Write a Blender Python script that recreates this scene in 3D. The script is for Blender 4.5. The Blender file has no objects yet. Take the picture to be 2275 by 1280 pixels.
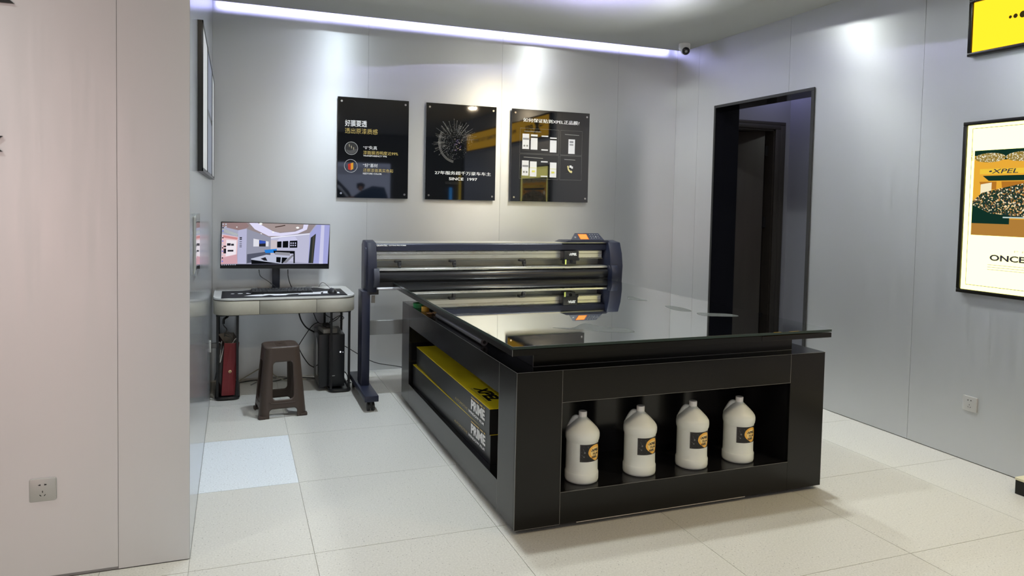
import bpy, bmesh, math, random
from mathutils import Vector, Matrix
from mathutils.geometry import tessellate_polygon
random.seed(7)
S = bpy.context.scene
C = S.collection
PI = math.pi

# ------------------------------------------------------------------ camera
R = Vector((0.9345396, -0.3553008, 0.0203800)); F = Vector((0.3553, 0.9337, -0.0450))
CAM_POS = Vector((0.1656, -6.0616, 1.45))
YAW, PITCH, ROLL, FPX, PPY = 0.3637, 0.0450, 0.0204, 1617.16, 521.07
F = Vector((math.sin(YAW)*math.cos(PITCH), math.cos(YAW)*math.cos(PITCH), -math.sin(PITCH)))
R0 = Vector((math.cos(YAW), -math.sin(YAW), 0)); U0 = R0.cross(F)
R = R0*math.cos(ROLL) + U0*math.sin(ROLL); U = U0*math.cos(ROLL) - R0*math.sin(ROLL)
cd = bpy.data.cameras.new('camera'); cam = bpy.data.objects.new('camera', cd); C.objects.link(cam)
M = Matrix.Identity(4)
for i in range(3):
    M[i][0], M[i][1], M[i][2], M[i][3] = R[i], U[i], -F[i], CAM_POS[i]
cam.matrix_world = M
cd.sensor_fit = 'HORIZONTAL'; cd.sensor_width = 36; cd.lens = FPX*36/2275
cd.shift_y = -(640-PPY)/2275
cd.clip_start = 0.05; cd.clip_end = 60
S.camera = cam

# ------------------------------------------------------------------ world, exposure, lights
S.view_settings.view_transform = 'Standard'
S.view_settings.look = 'None'
S.view_settings.gamma = 1
S.view_settings.use_curve_mapping = False
S.view_settings.exposure = 0.03
w = bpy.data.worlds.new('world'); S.world = w; w.use_nodes = True
w.node_tree.nodes['Background'].inputs[0].default_value = (0.75, 0.78, 0.85, 1)
w.node_tree.nodes['Background'].inputs[1].default_value = 0.04

def area(name, loc, rot, sx, sy, power, col=(1, 1, 1), spread=180, shape='RECTANGLE'):
    l = bpy.data.lights.new(name, 'AREA'); l.shape = shape; l.size = sx
    if shape in ('RECTANGLE', 'ELLIPSE'): l.size_y = sy
    l.energy = power; l.color = col; l.spread = math.radians(spread)
    o = bpy.data.objects.new(name, l); C.objects.link(o); o.location = loc; o.rotation_euler = rot
    return o
def spot(name, loc, rot, power, col, ang=120, blend=.5, rad=.04):
    l = bpy.data.lights.new(name, 'SPOT'); l.energy = power; l.color = col
    l.spot_size = math.radians(ang); l.spot_blend = blend; l.shadow_soft_size = rad
    o = bpy.data.objects.new(name, l); C.objects.link(o); o.location = loc; o.rotation_euler = rot
    return o
COOL = (0.80, 0.91, 1.0); NEUT = (0.95, 1.0, 0.96); WARM = (1.0, 0.80, 0.54); LAV = (0.50, 0.50, 1.0)
ISL = 3.13                                           # height of the inner ceiling panel with the downlights
LAMPS = [(1.10, -1.42, COOL, 18), (3.12, -1.18, NEUT, 17), (2.96, -2.75, NEUT, 13), (1.10, -3.10, NEUT, 15)]
for x, y, c, p in LAMPS:
    area('downlight_lamp', (x, y, ISL-.010), (0, 0, 0), .11, .11, p, c, 125, 'DISK')
SHOP = [(3.65, -5.0, WARM, 27), (0.5, -4.8, WARM, 14), (-1.4, -3.77, NEUT, 17), (1.8, -7.6, NEUT, 12), (-1.8, -8, NEUT, 16)]
for x, y, c, p in SHOP:
    area('shop_lamp', (x, y, 2.902), (0, 0, 0), .12, .12, p, c, 180, 'DISK')
# added warm fill spot without a fixture, makes the glow around the posters
spot('poster_glow_fill', (2.90, -1.75, ISL-.012), (Vector((2.90, -1.75, ISL))-Vector((2.15, 0, 1.40))).to_track_quat('Z', 'Y').to_euler(), 125, (1.0, .86, .56), 58, 1, .10)
# the LED strip hidden in the slot above the back wall
area('slot_led', (2.07, -.135, 2.945), (math.radians(72), 0, 0), 4.1, .012, 9, LAV, 180)

# ------------------------------------------------------------------ materials
MATS = {}
def mat(name, col, rough=.5, metal=0., spec=.5, coat=0., coat_r=.05, emit=None, es=1., trans=0., ior=1.45, sss=0., alpha=1., grain=None, bump=None):
    if name in MATS: return MATS[name]
    m = bpy.data.materials.new(name); m.use_nodes = True; nt = m.node_tree
    b = nt.nodes['Principled BSDF']; I = b.inputs
    I['Base Color'].default_value = (*col, 1); I['Roughness'].default_value = rough; I['Metallic'].default_value = metal
    I['Specular IOR Level'].default_value = spec; I['Coat Weight'].default_value = coat; I['Coat Roughness'].default_value = coat_r
    I['IOR'].default_value = ior; I['Transmission Weight'].default_value = trans; I['Alpha'].default_value = alpha
    if sss: I['Subsurface Weight'].default_value = sss; I['Subsurface Radius'].default_value = (.02, .02, .02); I['Subsurface Scale'].default_value = 1
    if emit: I['Emission Color'].default_value = (*emit, 1); I['Emission Strength'].default_value = es
    if grain:                                       # (scale xyz, amount)
        sc, amt = grain
        tc = nt.nodes.new('ShaderNodeTexCoord'); mp = nt.nodes.new('ShaderNodeMapping'); mp.inputs['Scale'].default_value = sc
        no = nt.nodes.new('ShaderNodeTexNoise'); no.inputs['Scale'].default_value = 1; no.inputs['Detail'].default_value = 4
        mx = nt.nodes.new('ShaderNodeMix'); mx.data_type = 'RGBA'
        mx.inputs[6].default_value = (*[c*(1-amt) for c in col], 1); mx.inputs[7].default_value = (*[min(1, c*(1+amt)) for c in col], 1)
        nt.links.new(tc.outputs['Object'], mp.inputs[0]); nt.links.new(mp.outputs[0], no.inputs['Vector'])
        nt.links.new(no.outputs[0], mx.inputs[0]); nt.links.new(mx.outputs[2], I['Base Color'])
        if bump:
            bn = nt.nodes.new('ShaderNodeBump'); bn.inputs['Strength'].default_value = bump; bn.inputs['Distance'].default_value = .002
            nt.links.new(no.outputs[0], bn.inputs['Height']); nt.links.new(bn.outputs[0], I['Normal'])
    MATS[name] = m
    return m
def emi(name, col, s=1.):
    if name in MATS: return MATS[name]
    m = bpy.data.materials.new(name); m.use_nodes = True; nt = m.node_tree; nt.nodes.clear()
    e = nt.nodes.new('ShaderNodeEmission'); e.inputs[0].default_value = (*col, 1); e.inputs[1].default_value = s
    o = nt.nodes.new('ShaderNodeOutputMaterial'); nt.links.new(e.outputs[0], o.inputs[0]); MATS[name] = m
    return m
def terrazzo(name, base, rough):
    m = mat(name, base, rough); nt = m.node_tree; b = nt.nodes['Principled BSDF']
    tc = nt.nodes.new('ShaderNodeTexCoord')
    v = nt.nodes.new('ShaderNodeTexVoronoi'); v.inputs['Scale'].default_value = 75
    n = nt.nodes.new('ShaderNodeTexNoise'); n.inputs['Scale'].default_value = 130; n.inputs['Detail'].default_value = 3
    geo = nt.nodes.new('ShaderNodeNewGeometry')
    nt.links.new(geo.outputs['Position'], v.inputs['Vector']); nt.links.new(geo.outputs['Position'], n.inputs['Vector'])
    r1 = nt.nodes.new('ShaderNodeValToRGB'); r1.color_ramp.elements[0].position = .10; r1.color_ramp.elements[1].position = .17
    r1.color_ramp.elements[0].color = (.26, .26, .26, 1); r1.color_ramp.elements[1].color = (1, 1, 1, 1)
    nt.links.new(v.outputs['Distance'], r1.inputs[0])
    r2 = nt.nodes.new('ShaderNodeValToRGB'); r2.color_ramp.elements[0].position = .35; r2.color_ramp.elements[1].position = .7
    r2.color_ramp.elements[0].color = (.86, .86, .86, 1); r2.color_ramp.elements[1].color = (1.04, 1.04, 1.04, 1)
    nt.links.new(n.outputs[0], r2.inputs[0])
    # only some of the chips are dark
    gt = nt.nodes.new('ShaderNodeMath'); gt.operation = 'GREATER_THAN'; gt.inputs[1].default_value = .66
    sp = nt.nodes.new('ShaderNodeSeparateColor'); nt.links.new(v.outputs['Color'], sp.inputs[0]); nt.links.new(sp.outputs[0], gt.inputs[0])
    mxa = nt.nodes.new('ShaderNodeMix'); mxa.data_type = 'RGBA'; mxa.inputs[6].default_value = (1, 1, 1, 1)
    nt.links.new(gt.outputs[0], mxa.inputs[0]); nt.links.new(r1.outputs[0], mxa.inputs[7])
    m1 = nt.nodes.new('ShaderNodeMix'); m1.data_type = 'RGBA'; m1.blend_type = 'MULTIPLY'; m1.inputs[0].default_value = 1
    m2 = nt.nodes.new('ShaderNodeMix'); m2.data_type = 'RGBA'; m2.blend_type = 'MULTIPLY'; m2.inputs[0].default_value = 1
    m1.inputs[6].default_value = (*base, 1); nt.links.new(mxa.outputs[2], m1.inputs[7])
    nt.links.new(m1.outputs[2], m2.inputs[6]); nt.links.new(r2.outputs[0], m2.inputs[7]); nt.links.new(m2.outputs[2], b.inputs['Base Color'])
    return m
def brushed(name, col, rough, metal, coat=0., coat_r=.1, zscale=2.5, streak=60, aniso=0.):
    m = mat(name, col, rough, metal, coat=coat, coat_r=coat_r); nt = m.node_tree; b = nt.nodes['Principled BSDF']
    geo = nt.nodes.new('ShaderNodeNewGeometry'); mp = nt.nodes.new('ShaderNodeMapping'); mp.inputs['Scale'].default_value = (streak, streak, zscale)
    n = nt.nodes.new('ShaderNodeTexNoise'); n.inputs['Scale'].default_value = 1; n.inputs['Detail'].default_value = 5
    nt.links.new(geo.outputs['Position'], mp.inputs[0]); nt.links.new(mp.outputs[0], n.inputs['Vector'])
    if aniso:
        b.inputs['Anisotropic'].default_value = aniso
        cx_ = nt.nodes.new('ShaderNodeCombineXYZ'); cx_.inputs[2].default_value = 1; nt.links.new(cx_.outputs[0], b.inputs['Tangent'])
    r = nt.nodes.new('ShaderNodeMapRange'); r.inputs[3].default_value = rough-.05; r.inputs[4].default_value = rough+.06
    nt.links.new(n.outputs[0], r.inputs[0]); nt.links.new(r.outputs[0], b.inputs['Roughness'])
    n2 = nt.nodes.new('ShaderNodeTexNoise'); n2.inputs['Scale'].default_value = 1.3; n2.inputs['Detail'].default_value = 2
    nt.links.new(geo.outputs['Position'], n2.inputs['Vector'])
    mx = nt.nodes.new('ShaderNodeMix'); mx.data_type = 'RGBA'; mx.inputs[6].default_value = (*[c*.96 for c in col], 1); mx.inputs[7].default_value = (*[c*1.04 for c in col], 1)
    nt.links.new(n2.outputs[0], mx.inputs[0]); nt.links.new(mx.outputs[2], b.inputs['Base Color'])
    return m

WALL = brushed('silver_panel', (.66, .67, .68), .38, .82, aniso=.72)
WALL_L = brushed('silver_panel_gloss', (.50, .53, .57), .20, .55, coat=.3, coat_r=.08)
SEAM = mat('seam_dark', (.34, .34, .35), .6)
PLASTER = mat('plaster', (.40, .40, .385), .8, grain=((3, 3, 3), .02))
TILE = terrazzo('terrazzo_tile', (.58, .57, .53), .34)
TILE_GLARE = terrazzo('terrazzo_tile_glare', (.70, .74, .78), .22)  # bluish glare on one tile painted into a paler base, with lower roughness
GROUT = mat('grout', (.50, .49, .46), .8)
BLACK = mat('black_panel', (.004, .004, .004), .22, 0, .45)
EDGE = mat('worn_edge', (.26, .26, .25), .4)
GLOSS = mat('black_gloss', (.006, .006, .008), .05, 0, .5)
DARKIN = mat('niche_lining', (.008, .008, .009), .12)
POSTER = mat('poster_acrylic', (.006, .007, .009), .03, 0, .5, ior=1.85)
WHITE = mat('print_white', (.85, .85, .85), .3)
GOLD = mat('print_gold', (.55, .42, .13), .3)
GREYP = mat('print_grey', (.22, .22, .21), .3)
DGREYP = mat('print_dark_grey', (.06, .06, .06), .3)
CHROME = mat('chrome', (.8, .8, .8), .18, 1)
ALU = brushed('aluminium', (.78, .77, .72), .28, .9, zscale=60, streak=3)
NAVY = mat('navy_powder_coat', (.013, .016, .034), .40)
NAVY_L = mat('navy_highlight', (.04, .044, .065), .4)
BLK = mat('black_plastic', (.012, .012, .013), .4)
BLKR = mat('black_rubber', (.02, .02, .02), .7)
GREY = mat('grey_plastic', (.25, .25, .25), .5)

# ------------------------------------------------------------------ helpers
def link(name, me, parent=None, m=None):
    o = bpy.data.objects.new(name, me); C.objects.link(o)
    if m is not None and me is not None:
        for k in (m if isinstance(m, (list, tuple)) else [m]): me.materials.append(k)
    if parent is not None: o.parent = parent
    return o
def tag(o, label=None, cat=None, group=None, kind=None):
    if label: o['label'] = label
    if cat: o['category'] = cat
    if group: o['group'] = group
    if kind: o['kind'] = kind
    return o
def empty(name, loc=(0, 0, 0), rz=0, label=None, cat=None, group=None, kind=None):
    o = bpy.data.objects.new(name, None); C.objects.link(o); o.location = loc; o.rotation_euler = (0, 0, rz)
    o.empty_display_size = .1
    return tag(o, label, cat, group, kind)
def shade(me, ang=40):
    for p in me.polygons: p.use_smooth = True
    try: me.set_sharp_from_angle(angle=math.radians(ang))
    except Exception: pass
class MB:
    def __init__(s): s.bm = bmesh.new()
    def box(s, x0, y0, z0, x1, y1, z1, bev=0, seg=2, mi=0, rot=None):
        r = bmesh.ops.create_cube(s.bm, size=1)
        vs = r['verts']
        for v in vs: v.co = Vector(((x0+x1)/2+v.co.x*(x1-x0), (y0+y1)/2+v.co.y*(y1-y0), (z0+z1)/2+v.co.z*(z1-z0)))
        if rot: bmesh.ops.transform(s.bm, matrix=rot, verts=vs)
        fs = list({f for v in vs for f in v.link_faces})
        for f in fs: f.material_index = mi
        if bev:
            es = list({e for v in vs for e in v.link_edges})
            bmesh.ops.bevel(s.bm, geom=es, offset=bev, segments=seg, affect='EDGES', profile=.5)
        return s
    def prism(s, pts, axis, a, b, bev=0, mi=0):
        """extrude a closed 2-D outline along an axis: 'x' pts=(y,z), 'y' pts=(x,z), 'z' pts=(x,y)"""
        def P(p, t): return {'x': (t, p[0], p[1]), 'y': (p[0], t, p[1]), 'z': (p[0], p[1], t)}[axis]
        v0 = [s.bm.verts.new(P(p, a)) for p in pts]; v1 = [s.bm.verts.new(P(p, b)) for p in pts]
        n = len(pts); fs = []
        for i in range(n): fs.append(s.bm.faces.new((v0[i], v0[(i+1) % n], v1[(i+1) % n], v1[i])))
        c0 = s.bm.faces.new(v0[::-1]); c1 = s.bm.faces.new(v1); fs += [c0, c1]
        for f in fs: f.material_index = mi
        if bev:
            es = list({e for f in (c0, c1) for e in f.edges})
            bmesh.ops.bevel(s.bm, geom=es, offset=bev, segments=2, affect='EDGES', profile=.5)
        return s
    def lathe(s, prof, cx, cy, n=32, z0=0, a0=0, fn=None):
        rings = []
        for (r, z) in prof:
            ring = []
            for i in range(n):
                a = a0+2*PI*i/n; x, y = r*math.cos(a), r*math.sin(a)
                if fn: x, y = fn(x, y, z, a)
                ring.append(s.bm.verts.new((cx+x, cy+y, z0+z)))
            rings.append(ring)
        for a, b in zip(rings, rings[1:]):
            for i in range(n): s.bm.faces.new((a[i], a[(i+1) % n], b[(i+1) % n], b[i]))
        s.bm.faces.new(rings[0][::-1]); s.bm.faces.new(rings[-1])
        return s
    def tube(s, pts, r, n=8, closed=False):
        pts = [Vector(p) for p in pts]; N = len(pts); rings = []
        up = Vector((0, 0, 1))
        for i, p in enumerate(pts):
            a = pts[(i-1) % N] if (closed or i > 0) else p; b = pts[(i+1) % N] if (closed or i < N-1) else p
            t = (b-a).normalized()
            x = t.cross(up)
            if x.length < .05: x = t.cross(Vector((0, 1, 0)))
            x.normalize(); y = t.cross(x).normalized()
            rr = r(i/(N-1)) if callable(r) else r
            rings.append([s.bm.verts.new(p+x*math.cos(2*PI*k/n)*rr+y*math.sin(2*PI*k/n)*rr) for k in range(n)])
        m = N if closed else N-1
        for i in range(m):
            a, b = rings[i], rings[(i+1) % N]
            for k in range(n): s.bm.faces.new((a[k], a[(k+1) % n], b[(k+1) % n], b[k]))
        if not closed: s.bm.faces.new(rings[0][::-1]); s.bm.faces.new(rings[-1])
        return s
    def cyl(s, p0, p1, r, n=24):
        return s.tube([p0, p1], r, n)
    def build(s, name, m, parent=None, smooth=True, ang=40):
        bmesh.ops.recalc_face_normals(s.bm, faces=s.bm.faces[:])
        me = bpy.data.meshes.new(name); s.bm.to_mesh(me); s.bm.free()
        o = link(name, me, parent, m)
        if smooth: shade(me, ang)
        return o
def spline(pts, n=8):
    pts = [Vector(p) for p in pts]; P = [pts[0]*2-pts[1]]+pts+[pts[-1]*2-pts[-2]]; out = []
    for i in range(1, len(P)-2):
        for k in range(n):
            t = k/n; a, b, c, d = P[i-1], P[i], P[i+1], P[i+2]
            out.append(.5*((2*b)+(c-a)*t+(2*a-5*b+4*c-d)*t*t+(3*b-a-3*c+d)*t**3))
    out.append(pts[-1]); return out
def spline_closed(pts, n=6):
    pts = [Vector(p) for p in pts]; N = len(pts); out = []
    for i in range(N):
        a, b, c, d = pts[i-1], pts[i], pts[(i+1) % N], pts[(i+2) % N]
        for k in range(n):
            t = k/n; out.append(.5*((2*b)+(c-a)*t+(2*a-5*b+4*c-d)*t*t+(3*b-a-3*c+d)*t**3))
    return out
def rrect(x0, y0, x1, y1, r, n=6):
    out = []
    for cx, cy, a0 in ((x1-r, y1-r, 0), (x0+r, y1-r, PI/2), (x0+r, y0+r, PI), (x1-r, y0+r, 1.5*PI)):
        for i in range(n+1):
            a = a0+PI/2*i/n; out.append((cx+r*math.cos(a), cy+r*math.sin(a)))
    return out
_TX = {}
def text_tris(t, bold=0., shear=0., spacing=1.):
    """the outline of a line of type as triangles, in units of the type size"""
    k = (t, bold, shear, spacing)
    if k in _TX: return _TX[k]
    cu = bpy.data.curves.new('type', 'FONT'); cu.body = t; cu.size = 1; cu.offset = bold; cu.shear = shear; cu.space_character = spacing
    cu.resolution_u = 3
    o = bpy.data.objects.new('type', cu); C.objects.link(o)
    dg = bpy.context.evaluated_depsgraph_get(); dg.update()
    me = bpy.data.meshes.new_from_object(o.evaluated_get(dg)); me.calc_loop_triangles()
    vs = [(v.co.x, v.co.y) for v in me.vertices]; tr = [tuple(x.vertices) for x in me.loop_triangles]
    bpy.data.objects.remove(o); bpy.data.curves.remove(cu); bpy.data.meshes.remove(me)
    if vs:
        x0 = min(v[0] for v in vs); x1 = max(v[0] for v in vs); y0 = min(v[1] for v in vs); y1 = max(v[1] for v in vs)
    else: x0 = y0 = 0; x1 = y1 = 1
    _TX[k] = (vs, tr, (x0, x1, y0, y1)); return _TX[k]
class Flat:
    """flat print lying on a surface: u runs along ux, v along uv (both metres), d stands off along the normal"""
    def __init__(s, o, ux, uv, W=1., H=1., nrm=None, warp=None):
        s.o, s.ux, s.uv, s.W, s.H = Vector(o), Vector(ux), Vector(uv), W, H
        s.n = Vector(nrm) if nrm else s.uv.cross(s.ux).normalized()
        s.v, s.f, s.mi, s.m, s.lay, s.warp = [], [], [], [], 0, warp
        s.step = .00006
    def P(s, u, v, d):
        if s.warp: return s.warp(u, v, d)
        return s.o+s.ux*u+s.uv*v+s.n*d
    def idx(s, m):
        if m not in s.m: s.m.append(m)
        return s.m.index(m)
    def tris(s, vs, tr, m):
        s.lay += 1; b = len(s.v); d = .0004+s.step*s.lay
        s.v += [s.P(u, v, d) for u, v in vs]
        for t in tr: s.f.append([b+i for i in t]); s.mi.append(s.idx(m))
    def poly(s, pts, m):                            # pts as fractions of the panel
        q = [(u*s.W, v*s.H) for u, v in pts]
        s.tris(q, [tuple(t) for t in tessellate_polygon([[Vector((a, b, 0)) for a, b in q]])], m)
    def rect(s, u0, v0, u1, v1, m): s.poly([(u0, v0), (u1, v0), (u1, v1), (u0, v1)], m)
    def line(s, u0, v0, u1, v1, wd, m):
        a = Vector((u0*s.W, v0*s.H)); b = Vector((u1*s.W, v1*s.H)); t = (b-a)
        if t.length == 0: return
        n = Vector((-t.y, t.x)).normalized()*wd/2
        s.tris([tuple(a-n), tuple(b-n), tuple(b+n), tuple(a+n)], [(0, 1, 2), (0, 2, 3)], m)
    def frame(s, u0, v0, u1, v1, wd, m):
        for a in ((u0, v0, u1, v0), (u1, v0, u1, v1), (u1, v1, u0, v1), (u0, v1, u0, v0)): s.line(*a, wd, m)
    def disc(s, u, v, r, m, n=20, ring=0):
        cu, cv = u*s.W, v*s.H
        if ring:
            vs = [(cu+(r-(ring if k else 0))*math.cos(2*PI*i/n), cv+(r-(ring if k else 0))*math.sin(2*PI*i/n)) for i in range(n) for k in (0, 1)]
            tr = []
            for i in range(n):
                a, b, c, d = 2*i, 2*i+1, 2*((i+1) % n), 2*((i+1) % n)+1; tr += [(a, c, d), (a, d, b)]
            s.tris(vs, tr, m)
        else:
            s.tris([(cu, cv)]+[(cu+r*math.cos(2*PI*i/n), cv+r*math.sin(2*PI*i/n)) for i in range(n)], [(0, i+1, (i+1) % n+1) for i in range(n)], m)
    def text(s, t, u0, v0, u1, v1, m, bold=0., shear=0., spacing=1.):
        """type stretched into the box (fractions)"""
        vs, tr, (a0, a1, b0, b1) = text_tris(t, bold, shear, spacing)
        q = [((u0+(x-a0)/(a1-a0)*(u1-u0))*s.W, (v1-(y-b0)/(b1-b0)*(v1-v0))*s.H) for x, y in vs]
        s.tris(q, tr, m)
    def build(s, name, parent=None):
        me = bpy.data.meshes.new(name); me.from_pydata([tuple(x) for x in s.v], [], s.f)
        for m in s.m: me.materials.append(m)
        for p, i in zip(me.polygons, s.mi): p.material_index = i
        o = bpy.data.objects.new(name, me); C.objects.link(o)
        if parent is not None: o.parent = parent; 
        return o
def struct(o, name=None): o['kind'] = 'structure'; return o

# ------------------------------------------------------------------ room shell
W, HC, PY = 4.143, 2.91, -2.96            # right wall, ceiling height, pillar face
FRONT = -10.5
# floor: a grout bed with separate tiles
fl = MB().box(-5.2, FRONT-.3, -.06, 8.2, 1.2, -.004).build('floor', GROUT); struct(fl)
tm = {}
PT = .788
def tile(x0, y0, x1, y1, m):
    k = (round(x1-x0, 3), round(y1-y0, 3), m.name)
    if k not in tm:
        a, b = (x1-x0)/2-.0012, (y1-y0)/2-.0012
        mb = MB().box(-a, -b, -.004, a, b, 0); o = mb.build('tile', m, fl, False); tm[k] = o.data
    else: o = link('tile', tm[k], fl)
    o.location = ((x0+x1)/2, (y0+y1)/2, 0)
xs = [.472+PT*k for k in range(-7, 11)]; ys = [-1.49+PT*k for k in range(-12, 4)]
for xa, xb in zip(xs, xs[1:]):
    for ya, yb in zip(ys, ys[1:]):
        for (cx0, cx1, cy0, cy1) in ((-5.2, 0, FRONT, PY), (0, W, FRONT, 0), (W, 5.257, -2.05, -.3), (W, 8.0, FRONT, -7.2)):
            x0, x1, y0, y1 = max(xa, cx0), min(xb, cx1), max(ya, cy0), min(yb, cy1)
            if x1-x0 > .01 and y1-y0 > .01:
                glare = abs(xb-.472) < .01 and abs(yb+1.49) < .01
                tile(x0, y0, x1, y1, TILE_GLARE if glare else TILE)

def panel(parent, axis, a0, a1, z0, z1, at, th, m, name='panel'):
    g = .0008
    mb = MB()
    if axis == 'x': mb.box(a0+g, min(at, at-th), z0, a1-g, max(at, at-th), z1)
    else: mb.box(min(at, at-th), a0+g, z0, max(at, at-th), a1-g, z1)
    return mb.build(name, m, parent, False)
# back wall (y=0), goes up into the slot
wb = MB().box(-.1, .004, 0, W+.3, .1, 3.2).build('wall_back', SEAM, None, False); struct(wb)
for a, b in ((0, 1.183), (1.183, 2.35), (2.35, 3.503), (3.503, W)): panel(wb, 'x', a, b, .004, 3.12, .004, .004, WALL)
bb = MB().box(.0, -.004, .0, W, 0, .012).build('baseboard_back', mat('pale_sill', (.75, .75, .73), .5)); struct(bb)
# left wall (x=0) from the pillar to the corner
wl = MB().box(-.2, PY+.2, 0, -.004, .1, 3.2).build('wall_left', SEAM, None, False); struct(wl)
for a, b in ((PY+.001, -1.55), (-1.55, 0)): panel(wl, 'y', a, b, .002, HC, 0, .004, WALL_L)
# pillar face towards the photographer
wp = MB().box(-5.2, PY+.004, 0, -.004, PY+.2, 3.2).build('wall_front', SEAM, None, False); struct(wp)
for i, (a, b) in enumerate(((-.252, 0), (-1.42, -.252), (-2.6, -1.42), (-3.8, -2.6), (-5.2, -3.8))):
    panel(wp, 'x', a, b, .003 if i == 0 else .012, HC, PY+.004, .004, WALL)
# right wall (x=W) with the doorway
D0, D1, DZ = -.618, -1.807, 2.332
wr = MB()
for a, b, z0, z1 in ((D0, .1, 0, 3.2), (D1, D0, DZ, 3.2), (-7.2, D1, 0, 3.2)):
    wr.box(W+.004, a, z0, W+.247, b, z1)
wr = wr.build('wall_right', SEAM, None, False); struct(wr)
sy = [0, -.358, -1.534, -2.71, -3.886, -5.062, -6.238, -7.2]
for b, a in zip(sy, sy[1:]):
    for (p, q, z0) in ((a, b, .004),):
        if b == -.358:                                  # panel notched round the doorway
            MB().prism([(b-.0011, .004), (b-.0011, HC+.1), (a+.0011, HC+.1), (a+.0011, DZ), (D0, DZ), (D0, .004)], 'x', W, W+.004).build('panel', WALL, wr, False)
        elif b == -1.534:
            MB().prism([(b-.0011, DZ), (b-.0011, HC+.1), (a+.0011, HC+.1), (a+.0011, .004), (D1, .004), (D1, DZ)], 'x', W, W+.004).build('panel', WALL, wr, False)
        else: panel(wr, 'y', a, b, .004, HC+.1, W, -.004, WALL)
# outer shell of the shop behind the photographer
o = MB().box(-5.4, FRONT-.2, 0, -5.2, PY+.2, 3.2).build('wall_side', mat('side_wall_paint', (.6, .55, .54), .6), None, False); struct(o)
o = MB().box(-5.2, FRONT-.2, 0, 8.2, FRONT, 3.2).build('wall_entrance', mat('entrance_wall_paint', (.16, .16, .17), .6), None, False); struct(o)
o = MB().box(W, -7.2, 0, 8.2, -7.0, 3.2).build('wall_recess', mat('recess_paint', (.3, .3, .31), .6), None, False); struct(o)
o = MB().box(8.0, FRONT, 0, 8.2, -7.2, 3.2).build('wall_recess_end', MATS['recess_paint'], None, False); struct(o)

# ceiling: soffit with a free-form opening that flares up into a cove
OUT = [(.86, -.504), (1.10, -.508), (1.345, -.5), (1.74, -.42), (2.07, -.37), (2.42, -.335), (2.75, -.30), (3.05, -.33), (3.39, -.5), (3.62, -.83),
       (3.735, -1.2), (3.74, -1.52), (3.68, -1.8), (3.56, -2.5), (3.42, -3.3), (3.1, -3.8), (2.5, -4.05), (1.7, -4.1), (1.0, -3.9), (.6, -3.3),
       (.5, -2.4), (.46, -1.5), (.52, -.85), (.66, -.6)]
loop = spline_closed([(x, y, 0) for x, y in OUT], 6); NL = len(loop)
def inset(d):
    res = []
    for i, p in enumerate(loop):
        t = (loop[(i+2) % NL]-loop[i-2]).normalized(); n = Vector((t.y, -t.x, 0)); res.append(p+n*d)
    return res
ctr = sum(loop, Vector())/NL
sgn = 1 if (inset(.1)[0]-ctr).length < (loop[0]-ctr).length else -1
soff_y = -.099
outer = [(-5.2, FRONT), (8.2, FRONT), (8.2, -7.2), (W, -7.2), (W, soff_y), (0, soff_y), (0, PY), (-5.2, PY)]
vs = [Vector((x, y, HC)) for x, y in outer]; hole = [Vector((p.x, p.y, HC)) for p in loop]
tr = tessellate_polygon([vs, hole]); allv = vs+hole
bm = bmesh.new(); bv = [bm.verts.new(v) for v in allv]
for t in tr:
    try: bm.faces.new([bv[i] for i in t])
    except Exception: pass
prev = bv[len(vs):]
prof = [(.34*math.sin(a), .30*(1-math.cos(a))**.80) for a in [PI/2*k/12 for k in range(1, 13)]]
for d, z in prof:
    ring = [bm.verts.new((p.x, p.y, HC+z)) for p in inset(sgn*d)]
    for i in range(NL): bm.faces.new((prev[i], prev[(i+1) % NL], ring[(i+1) % NL], ring[i]))
    prev = ring
# the slot edge (upstand) along the back wall and its roof
e = [bm.verts.new(p) for p in ((0, soff_y, HC), (W, soff_y, HC), (W, soff_y, HC+.012), (0, soff_y, HC+.012))]; bm.faces.new(e)
e = [bm.verts.new(p) for p in ((0, soff_y, HC+.012), (W, soff_y, HC+.012), (W, -.2, HC+.012), (0, -.2, HC+.012))]; bm.faces.new(e)
e = [bm.verts.new(p) for p in ((0, -.2, HC+.012), (W, -.2, HC+.012), (W, -.2, 3.12), (0, -.2, 3.12))]; bm.faces.new(e)
bmesh.ops.remove_doubles(bm, verts=bm.verts[:], dist=1e-5)
bmesh.ops.recalc_face_normals(bm, faces=bm.faces[:])
me = bpy.data.meshes.new('ceiling'); bm.to_mesh(me); bm.free()
ceil = link('ceiling', me, None, PLASTER); shade(me, 35); struct(ceil)
roof = MB().box(-5.2, FRONT-.2, 3.21, 8.2, .1, 3.3).build('ceiling_upper', PLASTER, None, False); struct(roof)
# inner ceiling panel (island) with the downlights in it
isl = [Vector((p.x, p.y)) for p in inset(sgn*.46)]
mb = MB().prism([(p.x, p.y) for p in isl], 'z', ISL, ISL+.02); o = mb.build('ceiling_island', PLASTER); struct(o)
# LED tape on the back of the island edge washes the cove
pts = [Vector((p.x, p.y, ISL+.035)) for p in inset(sgn*.48)]
o = MB().tube(pts, .006, 5, closed=True).build('led_tape', emi('led_lavender', (.60, .58, 1.0), 95)); tag(o, 'lavender LED tape hidden along the edge of the inner ceiling panel', 'light strip')
for x, y, c, p in LAMPS:
    e = empty('downlight', (x, y, ISL), 0, 'round recessed downlight in the inner ceiling panel', 'light', 'downlights over the cutting table')
    MB().lathe([(.068, -.004), (.068, 0), (.06, .002)], 0, 0, 24).build('trim_ring', CHROME, e)
    MB().cyl((0, 0, -.0055), (0, 0, -.004), .050, 24).build('lamp_face', emi('lamp_face_%d' % len(MATS), c, 380), e, False)

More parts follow.
